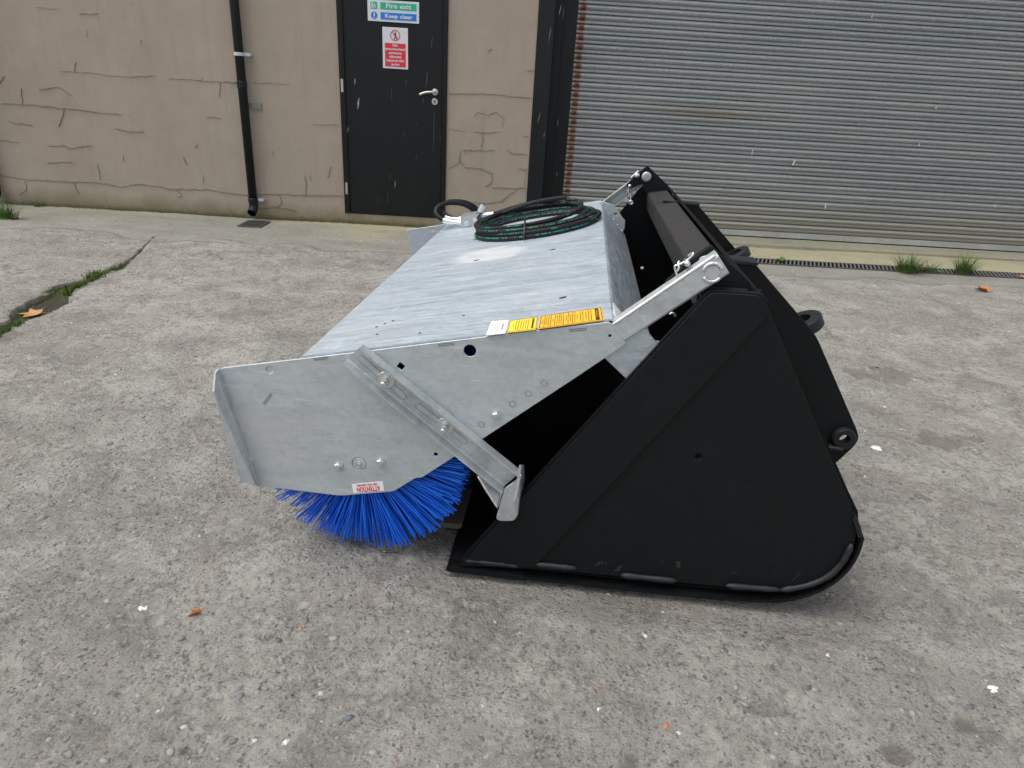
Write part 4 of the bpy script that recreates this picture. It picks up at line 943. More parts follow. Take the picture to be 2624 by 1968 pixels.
# doubled strip along the front edge
strip = [(-0.2278,0.0194), (0.2820,0.7961), (0.2945,0.8092), (0.3904,0.8107), (0.4027,0.8015), (0.4161,0.7752), (0.4128,0.7593), (-0.0304,0.0422)]
link('edge_plate', plate(roundpoly(strip, [0, .018, .018, .012, .012, .01, 0, 0]), [], S0 - .0045, .008, .0015), M_black, bk, MO)
link('edge_plate', plate(roundpoly(strip, [0, .018, .018, .012, .012, .01, 0, 0]), [], S1 + .011, .008, .0015), M_black, bk, MO)
def sscuff(p, q, w, mat):
    p, q = Vector(p), Vector(q); d = (q - p).normalized(); nn = Vector((-d.y, d.x)); V = []
    for i in range(7):
        t = i / 6; h_ = w * math.sin(math.pi * (.06 + .88 * t)) * random.uniform(.4, 1) / 2; c_ = p.lerp(q, t) + nn * random.uniform(-1, 1) * w * .3
        V += [((c_ + nn * h_).x, S0 - .0003, (c_ + nn * h_).y), ((c_ - nn * h_).x, S0 - .0003, (c_ - nn * h_).y)]
    link('scratch', mesh(V, [(2 * i, 2 * i + 2, 2 * i + 3, 2 * i + 1) for i in range(6)]), mat, bk, MO)
M_dust = flat('paint_scuff', (.030, .031, .031), .7, 0, .2, .3, 80)
for a_, b_, w in (((0.1268,0.0638), (0.1450,0.0813), .012), ((0.1489,0.0732), (0.1561,0.0804), .008), ((0.1783,0.0523), (0.1926,0.0756), .012), ((0.2866,0.0987), (0.2976,0.1039), .004), ((0.3247,0.1065), (0.3422,0.0881), .014), ((0.4663,0.0873), (0.4829,0.0922), .006), ((0.1666,0.6346), (0.1713,0.6388), .002), ((0.6174,0.0845), (0.6325,0.1112), .006), ((0.1607,0.4753), (0.2011,0.5101), .0015), ((0.4482,0.3508), (0.4773,0.3413), .0015)):
    sscuff(a_, b_, w, M_dust)
# shell: floor, curve and back, one bent sheet wider than the side plates
shell = [tuple(p) for p in smooth_path([(-.255, .012, 0), (.10, .013, 0), (.40, .017, 0), (.56, .026, 0), (.62, .040, 0), (.672, .068, 0), (.710, .105, 0), (.735, .152, 0), (.745, .200, 0), (.744, .245, 0)], 4)]; shell = [(p[0], p[1]) for p in shell]
link('floor_shell', fold([(a_, b_ - .004 + .0) for a_, b_ in shell], .008, S0 - .008, S1 + .018, 's', 1), M_black, bk, MO)
backp = [(.742, .246), (.728, .297), (.687, .358), (.631, .446), (.520, .627), (.424, .784), (.400, .804)]
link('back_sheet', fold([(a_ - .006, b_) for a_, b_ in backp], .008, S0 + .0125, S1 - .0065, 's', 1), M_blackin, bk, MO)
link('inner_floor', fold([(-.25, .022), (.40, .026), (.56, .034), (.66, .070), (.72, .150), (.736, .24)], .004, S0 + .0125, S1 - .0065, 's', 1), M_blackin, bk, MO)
ce = [(-.262, .004), (-.235, .018), (.0, .019), (.0, -.001), (-.25, -.001)]
def prism(poly, a, b):
    n = len(poly); V = [(x, a, z) for x, z in poly] + [(x, b, z) for x, z in poly]
    Fc = [tuple(range(n)), tuple(reversed(range(n, 2 * n)))] + [(i, i + n, (i + 1) % n + n, (i + 1) % n) for i in range(n)]
    bm = bmesh.new(); bv = [bm.verts.new(v) for v in V]
    for f in Fc: bm.faces.new([bv[i] for i in f])
    return bm_out(bm)
link('cutting_edge', prism([(-.262, .003), (-.225, .016), (-.06, .016), (-.045, .0105), (-.045, .0), (-.25, .0)], S0 - .012, S1 + .024), M_black, bk, MO)
# welds along the floor joint
def wz(pts): return [(p[0], S0 - .0035, p[1] - .003) for p in pts]
for seg in ([(-0.2158,0.0410), (-0.1508,0.0426), (-0.0656,0.0420)], [(-0.0308,0.0545), (0.0804,0.0552)], [(0.1952,0.0503), (0.3367,0.0520)], [(0.4606,0.0551), (0.5930,0.0609)], [(0.5932,0.0597), (0.6549,0.0836), (0.6986,0.1191), (0.7222,0.1678), (0.7300,0.2212)]):
    weld(wz(seg), .0078, 'weld_bead', M_weldb, bk)
link('shell_tip', prism([(.722, .296), (.748, .246), (.738, .240), (.716, .285)], S0 - .010, S0 + .03), M_lug, bk, MO)
# torque tube across the top
tb = [(.300, .785), (.391, .800), (.405, .705), (.314, .690)]
link('torque_tube', prism(roundpoly(tb, .012, 3), S0 + .05, S1 - .05), M_tube, bk, MO)
for sx, (p, q) in enumerate((((.300, .787), (.391, .802)), )):
    weld([(p[0], S1 - .052, p[1]), (q[0], S1 - .052, q[1])], .007, 'weld_bead', M_weldb, bk)
for ss in (2.85,):
    weld([(.305, ss, .787), (.385, ss, .8)], .003, 'weld_bead', M_weldb, bk)
# ears with pin holes, one at each end of the tube
ear = [(0.2840,0.8996), (0.3818,0.8252), (0.3949,0.7953), (0.2942,0.7744), (0.2705,0.8209), (0.2179,0.7915), (0.1999,0.8092), (0.2396,0.8562)]
for ss in (S0 + .045, 3.2):
    link('lifting_ear', plate(roundpoly(ear, .006, 2), [], ss, .014, .0015), M_black, bk, MO)
link('end_gusset', plate([(.30, .70), (.42, .80), (.52, .62), (.45, .60)], [], S0 + .09, .012), M_black, bk, MO)
# hook brackets on the back: near and far
SA, SB = 1.81, 2.84
def hook(sx):
    prof_ = [(.33, .80), (0.3958,0.8012), (0.4669,0.7986), (0.6682,0.6152), (0.8414,0.3492), (0.8560,0.3218), (0.8527,0.2959), (0.8109,0.2286), (.78, .24), (.70, .30), (.60, .46), (.50, .62)]
    return prof_
ec = (0.8108,0.3194)
for sx in (SA, SB):
    link('hook_plate', plate(roundpoly(hook(sx), [0, .0, .012, .03, .02, .02, .02, .0, 0, 0, 0, 0]), [circ(ec, .020, 20)], sx, .016, .0018), M_black, bk, MO)
    link('hook_plate_cap', mesh(*boxv(.392, .478, sx - .014, sx + .055, .792, .799)), M_lug, bk, MO)
    link('pin_eye', mesh(*ringv((ec[0], sx + .004, ec[1]), (0, -1, 0), .032, .0150, .030, 36)), M_lug, bk, MO)
# half-round hook rings sticking out from the back of the plates
for sx, c2 in ((1.87, (0.6400,0.6357)), (2.79, (0.6392,0.6256))):
    c_ = (c2[0], sx, c2[1])
    link('hook_ring', mesh(*ringv((c_[0], c_[1], c_[2]), (.5, 0, -.87), .056, .028, .034, 40)), M_lug, bk, MO)
weld([(0.7608,1.7700,0.2982), (0.8069,1.7700,0.2947)], .006, 'weld_bead', M_weldb, bk)
link('eye_gusset', mesh(*boxv(.70, ec[0] + .0, SA - .035, SA - .0085, ec[1] - .033, ec[1] - .026)), M_lug, bk, MO)
# flat stiffener bars next to the near top corner
p, q = (0.3071,0.8123), (0.3738,0.8101)
link('stiffener_bar', mesh(*boxv(p[0] - .03, q[0], S0 + .020, S0 + .034, p[1] - .04, p[1] + .0)), M_lug, bk, MO)
link('stiffener_bar', mesh(*boxv(p[0] - .03, q[0] + .015, S0 + .055, S0 + .075, p[1] - .04, p[1] + .006)), M_lug, bk, MO)

# ------------------------------------------------------------------ SWEEPER
SN, SF = 1.424, 3.245
sw = empty('bucket_sweeper', MROT @ Vector((-.49, 2.33, 0)), -MYAW); SWO = Vector((-.49, 2.33, 0))
tag(sw, 'galvanised sweeper attachment with blue bristle brush, clamped into the black bucket', 'sweeper')
# end plates
ep = [(-0.8298,0.5205), (-0.4912,0.5942), (-0.0487,0.6924), (0.0882,0.7223), (0.0975,0.7159), (0.1302,0.6788), (0.1291,0.6732), (0.0318,0.5861), (-0.1769,0.4034), (-0.2530,0.3389), (-0.3300,0.2725), (-0.3440,0.2719), (-0.4017,0.2238), (-0.4262,0.2179), (-0.5451,0.1926), (-0.7599,0.1960)]
rad = [.012, 0, 0, .006, .004, .008, .004, 0, 0, 0, .008, .008, .01, .01, .02, .004]
h1, h2, h3, h4, h5 = (-0.2182,0.6249), (-0.7010,0.5293), (-0.2945,0.3444), (-0.3799,0.5703), (0.0936,0.6901)
ctr = (-0.4898,0.2942)
dia = [(h4[0] + .0105 * math.cos(D2R(a_)), h4[1] + .0105 * math.sin(D2R(a_))) for a_ in (10, 100, 190, 280)]
hole_set = [circ(h1, .0145, 28), circ(h2, .0095, 20), circ(h3, .0052, 16), dia, circ(h5, .0035, 12), circ(ctr, .0185, 28)]
np_ = link('end_plate', plate(roundpoly(ep, rad, 3), hole_set, SN + .003, .006, .0012), M_plate, sw, SWO)
fp_ = link('end_plate', plate(roundpoly(ep, rad, 3), hole_set[:-1], SF, .006, .0012), M_plate, sw, SWO)
# outward flange of the near plate
fl = [(-0.8288,1.4240,0.5206), (-0.7567,1.4240,0.1964), (-0.7522,1.4000,0.2125), (-0.7857,1.3850,0.2374), (-0.8235,1.3820,0.4787), (-0.8270,1.4050,0.5174)]
def thickpoly(P, t):
    P = [Vector(p) for p in P]; n_ = (P[1] - P[0]).cross(P[2] - P[0]).normalized(); n = len(P)
    V = P + [p + n_ * t for p in P]; Fc = [tuple(range(n)), tuple(reversed(range(n, 2 * n)))] + [(i, i + n, (i + 1) % n + n, (i + 1) % n) for i in range(n)]
    bm = bmesh.new(); bv = [bm.verts.new(v) for v in V]
    for f in Fc: bm.faces.new([bv[i] for i in f])
    return bm_out(bm)
link('plate_flange', thickpoly(fl, .004), M_plate, np_, SWO)
# hood: sloping top, rounded ridge, rear slope, rolled left edge
z_at = lambda v: .569 + .2213 * (v + .625)
hp = [(-.622, .548), (-.625, z_at(-.625) - .003), (-.618, z_at(-.618)), (.080, z_at(.080)), (.094, .7275), (.1015, .7225), (.108, .714), (.226, .578)]
hood = link('hood', fold(list(hp), .004, SN + .0072, SF - .004, 's', 1), M_hood, sw, SWO)
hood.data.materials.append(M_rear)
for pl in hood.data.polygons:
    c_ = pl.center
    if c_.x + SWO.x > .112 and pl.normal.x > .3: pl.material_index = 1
# small slots and holes in the hood (dark inserts 1 mm proud)
def hood_mark(c, L, w, name='slot', mat=M_dark, ang=0.0):
    V = []; n = 12
    for i in range(n):
        a_ = 2 * math.pi * i / n; x, y = L * math.cos(a_) / 2, w * math.sin(a_) / 2; x, y = x * math.cos(ang) - y * math.sin(ang), x * math.sin(ang) + y * math.cos(ang)
        V.append((c[0] + x, c[1] + y, z_at(c[0] + x) + .0009))
    V2 = [(a_, b_, c_ - .003) for a_, b_, c_ in V]
    link(name, mesh(V + V2, [tuple(range(n))] + [(i, i + n, (i + 1) % n + n, (i + 1) % n) for i in range(n)]), mat, hood, SWO)
for px in ((-0.3343,2.2642,0.6333), (-0.0767,2.2632,0.6903), (-0.4025,2.6738,0.6182), (-0.0207,1.6513,0.7027)): hood_mark(px, .022, .010, 'slot', M_dark, .5)
for px in ((-0.4889,1.5988,0.5991), (-0.4728,1.6181,0.6027), (-0.4682,1.5327,0.6037), (-0.4564,1.6379,0.6063), (-0.3520,1.4983,0.6294), (-0.2643,1.6019,0.6488)): hood_mark(px, .007, .006, 'small_hole', M_dark)
# rear brackets
bn = [(.03, .52), (0.0871,0.6201), (0.1304,0.6776), (0.1717,0.7128), (0.1782,0.7025), (0.1972,0.6823), (.26, .57), (.22, .505), (0.1484,0.5611)]
link('rear_bracket', plate([(0.0701,0.6441), (0.1045,0.6874), (0.1717,0.7128), (0.1782,0.7025), (0.1972,0.6823), (0.2316,0.6410), (0.1868,0.5546), (0.1377,0.5925), (0.0908,0.6319)], [], 1.4325, .004), M_rear, sw, SWO)
pc = (0.1704,0.6833)
link('knockout', mesh(*ringv((pc[0], 1.4304, pc[1]), (0, -1, 0), .0150, .0138, .0008, 28)), M_arm, sw, SWO)
bf = [(0.0959,0.7279), (0.1550,0.7145), (0.1669,0.7047), (0.2028,0.6610), (0.2170,0.6486), (0.2193,0.6153), (0.2145,0.5950), (.20, .55), (.10, .60)]
link('rear_bracket', plate(bf, [circ((0.1694,0.6746), .0085, 16)], 3.222, .006), M_plate, sw, SWO)
for i in range(5):
    t = (i + .4) / 5; link('tack_weld', mesh(*cyl((.112 + .105 * t, 3.205, .706 - .118 * t), (.75, 0, .65), .005, .004, 8)), M_weldz, sw, SWO)
# gusset on the rear slope beside the near arm
link('corner_gusset', thickpoly([(0.0986,1.5200,0.7395), (0.1176,1.5000,0.7238), (0.1044,1.4700,0.7208), (0.1000,1.4750,0.7226)], .004), M_arm, sw, SWO)

# lifting arms: folded channel, web outside
arm = [(0.0949,0.7157), (0.2924,0.8896), (0.3259,0.8495), (0.3205,0.8441), (0.1301,0.6798)]
def arm_part(sweb, sgn, label=None):
    """sgn +1: flange goes away from the camera"""
    A = [Vector(p) for p in arm]
    d = (A[1] - A[0]).normalized(); nrm = Vector((-d.y, d.x))
    a0 = A[0]; a1 = A[1]; wv = (A[4] - A[0]).length * .94
    b1 = A[2]; b0 = A[4]
    web = [a0, a1, b1, b0]
    r = .007; V = []
    # cross section points: (offset inward from the top edge, depth)
    def sec(p_top, p_bot):
        dn = (p_bot - p_top).normalized()
        out = [(p_top + dn * .004, .040), (p_top + dn * .0, .040), (p_top + dn * .0, .008), (p_top + dn * .0015, .003), (p_top + dn * .006, .0), (p_bot - dn * .006, .0), (p_bot - dn * .0015, .003), (p_bot, .008), (p_bot, .040), (p_bot - dn * .004, .040), (p_bot - dn * .004, .010), (p_bot - dn * .009, .005), (p_top + dn * .009, .005), (p_top + dn * .004, .010)]
        return [(q.x, sweb + sgn * s_, q.y) for q, s_ in out]
    s0_, s1_ = sec(a0, b0), sec(a1, b1); n = len(s0_)
    V = s0_ + s1_; Fc = [(i, (i + 1) % n, (i + 1) % n + n, i + n) for i in range(n)]
    for b in (0, n):
        q = [(0, 1, 2, 13), (2, 3, 4, 12), (2, 12, 13), (4, 5, 11, 12), (5, 6, 7, 11), (7, 10, 11), (7, 8, 9, 10)]
        Fc += [tuple(i + b for i in f) for f in q]
    bm = bmesh.new(); bv = [bm.verts.new(v) for v in V]
    for f in Fc: bm.faces.new([bv[i] for i in f])
    return bm_out(bm)
an = link('arm', arm_part(SN - .001, 1), M_arm, sw, SWO)
af = link('arm', arm_part(3.262, -1), M_arm, sw, SWO)
# bright irregular weld run on the near fold
A0, A1 = Vector(arm[0]), Vector(arm[1])
weld([((A0.lerp(A1, t)).x, SN + .001, (A0.lerp(A1, t)).y - .001) for t in (.0, .2, .4, .6, .8, .985)], .0042, 'weld_seam', M_weldz, an)
pc = (0.2888,0.8503)
link('pin_head', mesh(*cyl((pc[0], SN + .002, pc[1]), (0, -1, 0), .0165, .006, 28, bev=.002)), M_arm, an, SWO)
for a0_, a1_ in ((25, 175), (215, 330)):
    weld([(pc[0] + .0195 * math.cos(D2R(q)), SN - .003, pc[1] + .0195 * math.sin(D2R(q))) for q in np.linspace(a0_, a1_, 9)], .0038, 'pin_weld', M_weldz, an)
pf = (0.2858,0.8523)
link('pin', mesh(*cyl((pf[0], 3.30, pf[1]), (0, -1, 0), .012, .135, 24)), M_zinc, af, SWO)
link('pin_washer', mesh(*cyl((pf[0], 3.192, pf[1]), (0, -1, 0), .021, .010, 32, bev=.003)), M_arm, af, SWO)
link('pin', mesh(*cyl((pc[0], SN + .003, pc[1]), (0, 1, 0), .012, .10, 24)), M_zinc, an, SWO)
link('arm_end_tab', plate(roundpoly([(0.2627,0.8638), (0.2670,0.8730), (0.2794,0.8774), (0.3012,0.8741), (0.2936,0.8566)], .006, 3), [], SN + .038, .005), M_arm, an, SWO)
# retaining clips: bent wire on both ears
def wire(pts, r=.0022, n=6): return tube(smooth_path(pts, 6), r, n)
cs = 1.455
cl1_ = [(0.1900,1.4400,0.8444), (0.2164,1.4400,0.8381), (0.2341,1.4400,0.8615), (0.2463,1.4400,0.8825), (0.2448,1.4600,0.8780), (0.2341,1.4700,0.8597), (0.2230,1.4700,0.8399)]
wp1 = [(0.2214,1.4450,0.8313), (0.2151,1.4450,0.8453), (0.2133,1.4450,0.8519), (0.2186,1.4450,0.8549), (0.2307,1.4450,0.8617), (0.2406,1.4450,0.8709), (0.2472,1.4450,0.8806), (0.2461,1.4500,0.8819), (0.2391,1.4550,0.8736)]
wp2 = [(0.2191,1.4400,0.8426), (0.2218,1.4400,0.8513), (0.2190,1.4450,0.8574), (0.2221,1.4500,0.8624)]
link('retaining_clip', mesh(*join([wire(wp1), wire(wp2), cyl((0.2369,1.4300,0.8616), (0, 1, 0), .0062, .03, 12)]), True), M_zinc, an, SWO)
wf = [(0.2144,3.1800,0.8108), (0.2137,3.1800,0.7886), (0.2174,3.1800,0.7734), (0.2278,3.1800,0.7603), (0.2289,3.1800,0.7379), (0.2348,3.1800,0.7331), (0.2300,3.1800,0.7431)]
wf2 = [(0.2040,3.1800,0.7534), (0.2173,3.1800,0.7457), (0.2289,3.1800,0.7379)]
link('retaining_clip', mesh(*join([wire(wf, .0035), wire(wf2, .0035), wire([(0.2174,3.1800,0.7734), (0.2089,3.1800,0.7848), (0.2166,3.1800,0.7939)], .003), cyl((0.2159,3.1850,0.8086), (0, -1, 0), .007, .012, 12), tube((0.2301,3.1700,0.7376) and [Vector((0.2301,3.1700,0.7376)) + Vector((.008 * math.cos(a_), 0, .008 * math.sin(a_))) for a_ in np.linspace(0, 6.28, 14)], .0028, 6)]), True), M_zinc, af, SWO)
link('clip_pin', mesh(*join([wire([(0.2180,3.1900,0.8423), (0.2302,3.1900,0.8566), (0.2470,3.1900,0.8746)], .004), cyl((0.2400,3.2000,0.8528), (.2, -1, .2), .010, .022, 14)]), True), M_weldz, af, SWO)
hk = (0.2469,1.6000,0.7025)
link('hook_tip', mesh(*wire([(0.2344,1.5500,0.7130), (0.2392,1.5500,0.7173), (0.2461,1.5500,0.7141), (0.2486,1.5500,0.7095)], .0028), True), M_zinc, an, SWO)

# adjustable channel bolted to the near end plate, with the foot that grips the bucket edge
ch = empty('adjuster_channel', (0, 0, 0)); ch.parent = sw
W_ = [(-0.5097,0.5746), (-0.4660,0.6206), (-0.0787,0.3266), (-0.1231,0.2753)]
TL, TR, BR, BL = [Vector(p) for p in W_]
ys0 = SN - .001
def chan_sec(L, R_):
    d = (R_ - L).normalized(); h = .036
    out = [(L, h), (L + d * .004, h), (L + d * .004, .008), (L + d * .008, .0045), (R_ - d * .008, .0045), (R_ - d * .004, .008), (R_ - d * .004, h), (R_, h), (R_, .006), (R_ - d * .004, .0), (L + d * .004, .0), (L, .006)]
    return [(q.x, ys0 - s_, q.y) for q, s_ in out]
s0_, s1_ = chan_sec(TL, TR), chan_sec(BL, BR); n = 12
Vv = s0_ + s1_; Fq = [(i, (i + 1) % n, (i + 1) % n + n, i + n) for i in range(n)]
for b in (0, n): Fq += [tuple(q + b for q in f) for f in ((0, 1, 2, 11), (2, 3, 10, 11), (3, 4, 9, 10), (4, 5, 8, 9), (5, 6, 7, 8))]
bm = bmesh.new(); bv = [bm.verts.new(v) for v in Vv]
for f in Fq: bm.faces.new([bv[i] for i in f])
link('channel', bm_out(bm), M_arm, ch, SWO)
# slots: dark recess outlines in the web
ax = (BL - TL).normalized(); nx_ = (TR - TL).normalized()
def slot(p, q):
    p, q = Vector(p), Vector(q); d = (q - p).normalized(); nn = Vector((-d.y, d.x)); r = .0075; pts = []
    for i in range(9): a_ = math.pi / 2 + math.pi * i / 8; pts.append(p + (d * math.cos(a_) + nn * math.sin(a_)) * r)
    for i in range(9): a_ = -math.pi / 2 + math.pi * i / 8; pts.append(q + (d * math.cos(a_) + nn * math.sin(a_)) * r)
    P3 = [(v.x, ys0 - .0052, v.y) for v in pts]
    V, Fc = tube(P3 , .0006, 5, closed=True)
    link('slot_edge', mesh(V, Fc, True), M_brack, ch, SWO)
    P4 = [(v.x, ys0 - .0050, v.y) for v in pts]
    link('slot_bed', mesh(P4, [tuple(range(len(P4)))]), M_plate, ch, SWO)
slot((-0.4728,0.5841), (-0.3725,0.4963)); slot((-0.3357,0.4746), (-0.2233,0.3924))
for (wc, tip) in (((-0.4133,0.5356), (-0.4088,0.5443)), ((-0.2708,0.4295), (-0.2717,0.4343))):
    c3 = Vector((wc[0], ys0 - .0052, wc[1]))
    link('washer', mesh(*cyl(c3, (0, -1, 0), .0215, .0025, 32, bev=.0008)), M_zinc, ch, SWO)
    link('spring_washer', mesh(*cyl(c3 + Vector((0, -.0026, 0)), (0, -1, 0), .0125, .0025, 24)), M_zinc, ch, SWO)
    link('nut', mesh(*hexhead(c3 + Vector((0, -.005, 0)), (0, -1, 0), .0118, .011, .3)), M_zinc, ch, SWO)
    link('bolt_end', mesh(*cyl(c3 + Vector((0, -.015, 0)), (0, -1, 0), .0062, .016, 16, bev=.0015)), M_zinc, ch, SWO)
# foot
gp = [(-0.1832,1.3850,0.3206), (-0.1220,1.4050,0.2836), (-0.1288,1.3850,0.2369), (-0.1334,1.3830,0.2365)]
link('foot_gusset', thickpoly([(-0.1852,1.3860,0.3197), (-0.1230,1.4180,0.2731), (-0.1284,1.4100,0.2249), (-0.1324,1.3840,0.2348)], .004), M_arm, ch, SWO)
weld([(-0.1820,1.3840,0.3191), (-0.1564,1.3830,0.2776), (-0.1304,1.3820,0.2375)], .0028, 'foot_weld', M_weldz, ch)
weld([(-0.1227,1.4140,0.2756), (-0.1277,1.4100,0.2491), (-0.1309,1.4060,0.2249)], .0042, 'foot_weld', M_weldz, ch)
ft = [(-0.1175,0.2828), (-0.0876,0.3132), (-0.0894,0.2456), (-0.0814,0.2099), (-0.0882,0.1915), (-0.1273,0.1864), (-0.1345,0.1936)]
link('foot_plate', plate(roundpoly(ft, [0, 0, .004, .008, .01, .01, .008], 3), [], 1.402, .005, .001), M_arm, ch, SWO)
link('foot_side', thickpoly([(-0.0900,1.3920,0.2531), (-0.0801,1.3920,0.3580), (-0.0767,1.4500,0.3247), (-0.0723,1.4700,0.2747), (-0.0813,1.4300,0.1917), (-0.0813,1.4000,0.2076)], .005), M_arm, ch, SWO)
weld([(-0.0893,1.3940,0.2541), (-0.0845,1.3940,0.3040), (-0.0806,1.3940,0.3319)], .003, 'foot_weld', M_weldz, ch)

# bolts, bearing, marks on the near plate
def on_plate(p): return (p[0], SN - .0002, p[1])
for p in ((-0.5434,0.2834), (-0.4342,0.3076), (-0.1510,0.4688)):
    link('washer', mesh(*cyl(on_plate(p), (0, -1, 0), .0125, .002, 24)), M_zinc, np_, SWO)
    link('bolt_head', mesh(*hexhead((p[0], SN - .0022, p[1]), (0, -1, 0), .0098, .008, .5)), M_zinc, np_, SWO)
link('bearing_cap', mesh(*cyl((ctr[0], SN + .004, ctr[1]), (0, -1, 0), .0172, .0035, 32, bev=.0008)), M_plate, np_, SWO)
link('grease_nipple', mesh(*join([cyl((ctr[0], SN + .0005, ctr[1]), (0, -1, 0), .0072, .003, 20), cyl((ctr[0], SN - .0024, ctr[1]), (0, -1, 0), .0035, .005, 12)])), M_zinc, np_, SWO)
for p in ((-0.1849,0.4401), (-0.1128,0.5015), (-0.0781,0.5323), (-0.0431,0.5626)):
    link('hole_plug', mesh(*ringv(on_plate(p), (0, -1, 0), .0078, .0068, .0010, 24)), M_brack, np_, SWO)
    link('hole_plug_face', mesh(*cyl(on_plate(p), (0, -1, 0), .0066, .0003, 20)), M_plate, np_, SWO)
fp2 = (-0.7755,0.2707)
link('flange_rivet', mesh(*cyl(on_plate(fp2), (0, -1, 0), .008, .003, 16, bev=.001)), M_plate, np_, SWO)
def tabslot(a_, b_, w=.0045):
    a_, b_ = Vector(a_), Vector(b_); d = (b_ - a_).normalized(); nn = Vector((-d.y, d.x)) * w / 2
    P3 = [(q.x, SN - .0004, q.y) for q in (a_ + nn, b_ + nn, b_ - nn, a_ - nn)]
    V, Fc = tube(P3, .0007, 4, closed=True); link('tab_slot', mesh(V, Fc), M_iron, np_, SWO)
tabslot((-0.5890,0.5680), (-0.5565,0.5747)); tabslot((-0.7234,0.4376), (-0.7019,0.4672)); tabslot((-0.2918,0.6317), (-0.2549,0.6390)); tabslot((0.0033,0.6949), (0.0406,0.7020))
# ATTENTION label, stuck on upside down
a_, b_, c_, d_ = (-0.5112,0.2321), (-0.4294,0.2513), (-0.4260,0.2239), (-0.5071,0.2056)
A_, B_, C_, D_ = [Vector(p) for p in (a_, b_, c_, d_)]
lab = link('grease_label', mesh([(q.x, SN - .0010, q.y) for q in (D_, C_, B_, A_)] + [(q.x, SN - .0001, q.y) for q in (D_, C_, B_, A_)], [(0, 1, 2, 3), (0, 4, 5, 1), (1, 5, 6, 2), (2, 6, 7, 3), (3, 7, 4, 0)]), M_white, np_, SWO)
lab['label'] = 'white label with red ATTENTION KEEP WELL GREASED, upside down'
cc = (A_ + B_ + C_ + D_) / 4; ang = math.atan2((C_ - D_).y, (C_ - D_).x) + math.pi; up = Vector((-math.sin(ang), math.cos(ang)))
for body, size, off_, w_ in (('ATTENTION', .020, .0035, .062), ('KEEP WELL GREASED', .0070, -.0085, .055)):
    me = text_mesh(body, size, .0004 if size > .01 else .0001, w_)
    pos = cc + up * off_
    me.transform(Matrix.Translation((pos.x, SN - .0014, pos.y)) @ Matrix.Rotation(-ang, 4, 'Y') @ Matrix.Rotation(D2R(90), 4, 'X'))
    link('lettering', me, M_red, lab, SWO)

# stickers on the hood
def sticker(TLp, TRp, BRp, BLp, mat, name, label):
    P = [Vector(p) for p in (BLp, BRp, TRp, TLp)]
    cen = sum(P, Vector()) / 4
    V = [(p.x, p.y, z_at(p.x) + .0014) for p in P] + [(p.x, p.y, z_at(p.x) + .0001) for p in P]
    o = link(name, mesh(V, [(0, 1, 2, 3), (0, 4, 5, 1), (1, 5, 6, 2), (2, 6, 7, 3), (3, 7, 4, 0)]), mat, hood, SWO); o['label'] = label
    def uv(u_, w_):   # u_: 0 left .. 1 right, w_: 0 near .. 1 far
        q = P[0].lerp(P[1], u_).lerp(P[3].lerp(P[2], u_), w_); return Vector((q.x, q.y, z_at(q.x) + .0022))
    return o, uv
def srect(o, uv, u0, u1, w0, w1, mat, name='print_line', lift=0.0):
    V = [uv(u0, w0), uv(u1, w0), uv(u1, w1), uv(u0, w1)]; V = [(v.x, v.y, v.z + lift) for v in V]
    return (V, [(0, 1, 2, 3)])
def lines(o, uv, spec, mat, seed):
    """rows of small print running along the near-far direction, too small to read"""
    r = random.Random(seed); parts = []
    for u_, w0, w1, th in spec:
        w = w0
        while w < w1:
            L = r.uniform(.02, .07); parts.append(srect(o, uv, u_ - th / 2, u_ + th / 2, w, min(w + L, w1), None)); w += L + r.uniform(.012, .03)
    link('small_print', mesh(*join(parts)), mat, o, SWO)
so, uo = sticker((-0.0669,1.5118,0.6925), (0.0725,1.5230,0.7234), (0.0756,1.4261,0.7241), (-0.0667,1.4187,0.6925), M_orange, 'warning_sticker', 'orange warning sticker with black header')
lines(so, uo, [(x, .5 - h_, .5 + h_, .012) for x, h_ in ((.055, .2), (.085, .42), (.115, .3), (.15, .38), (.185, .42), (.22, .12), (.25, .40), (.285, .35), (.32, .42), (.35, .38), (.385, .42), (.43, .22), (.46, .42), (.495, .30), (.53, .42), (.565, .40), (.60, .2), (.65, .33), (.69, .40), (.74, .30), (.78, .42), (.82, .40))], M_print, 1)
link('header', mesh(*join([srect(so, uo, .885, .945, .07, .93, None)])), M_blackprint, so, SWO)
me = text_mesh('WARNING', .016, .0005, None); Pc = uo(.915, .5)
d_far = (uo(.915, 1) - uo(.915, 0)); dL = d_far.length
co_ = np.empty(len(me.vertices) * 3); me.vertices.foreach_get('co', co_); co_ = co_.reshape(-1, 3)
wid = co_[:, 0].max() - co_[:, 0].min(); hgt = co_[:, 1].max() - co_[:, 1].min(); du = (uo(.94, .5) - uo(.89, .5))
newc = [Pc - d_far.normalized() * (-1) * (p[0] / wid * dL * .58) + du * (-1) * (-p[1] / hgt * .72) * -1 + Vector((0, 0, .0008)) for p in co_]
me.vertices.foreach_set('co', np.array([tuple(v) for v in newc]).ravel()); me.update(); link('lettering', me, M_orange, so, SWO)
so2, uy = sticker((-0.1371,1.5070,0.6770), (-0.0733,1.5120,0.6911), (-0.0708,1.4156,0.6916), (-0.1358,1.4188,0.6772), M_yellow, 'instruction_sticker', 'yellow instruction sticker')
lines(so2, uy, [(x, .5 - h_, .5 + h_, .022) for x, h_ in ((.18, .10), (.27, .36), (.35, .38), (.44, .38), (.53, .38), (.62, .36), (.70, .38))], M_print, 2)
lines(so2, uy, [(.845, .12, .90, .05), (.875, .12, .90, .04)], M_print, 3)
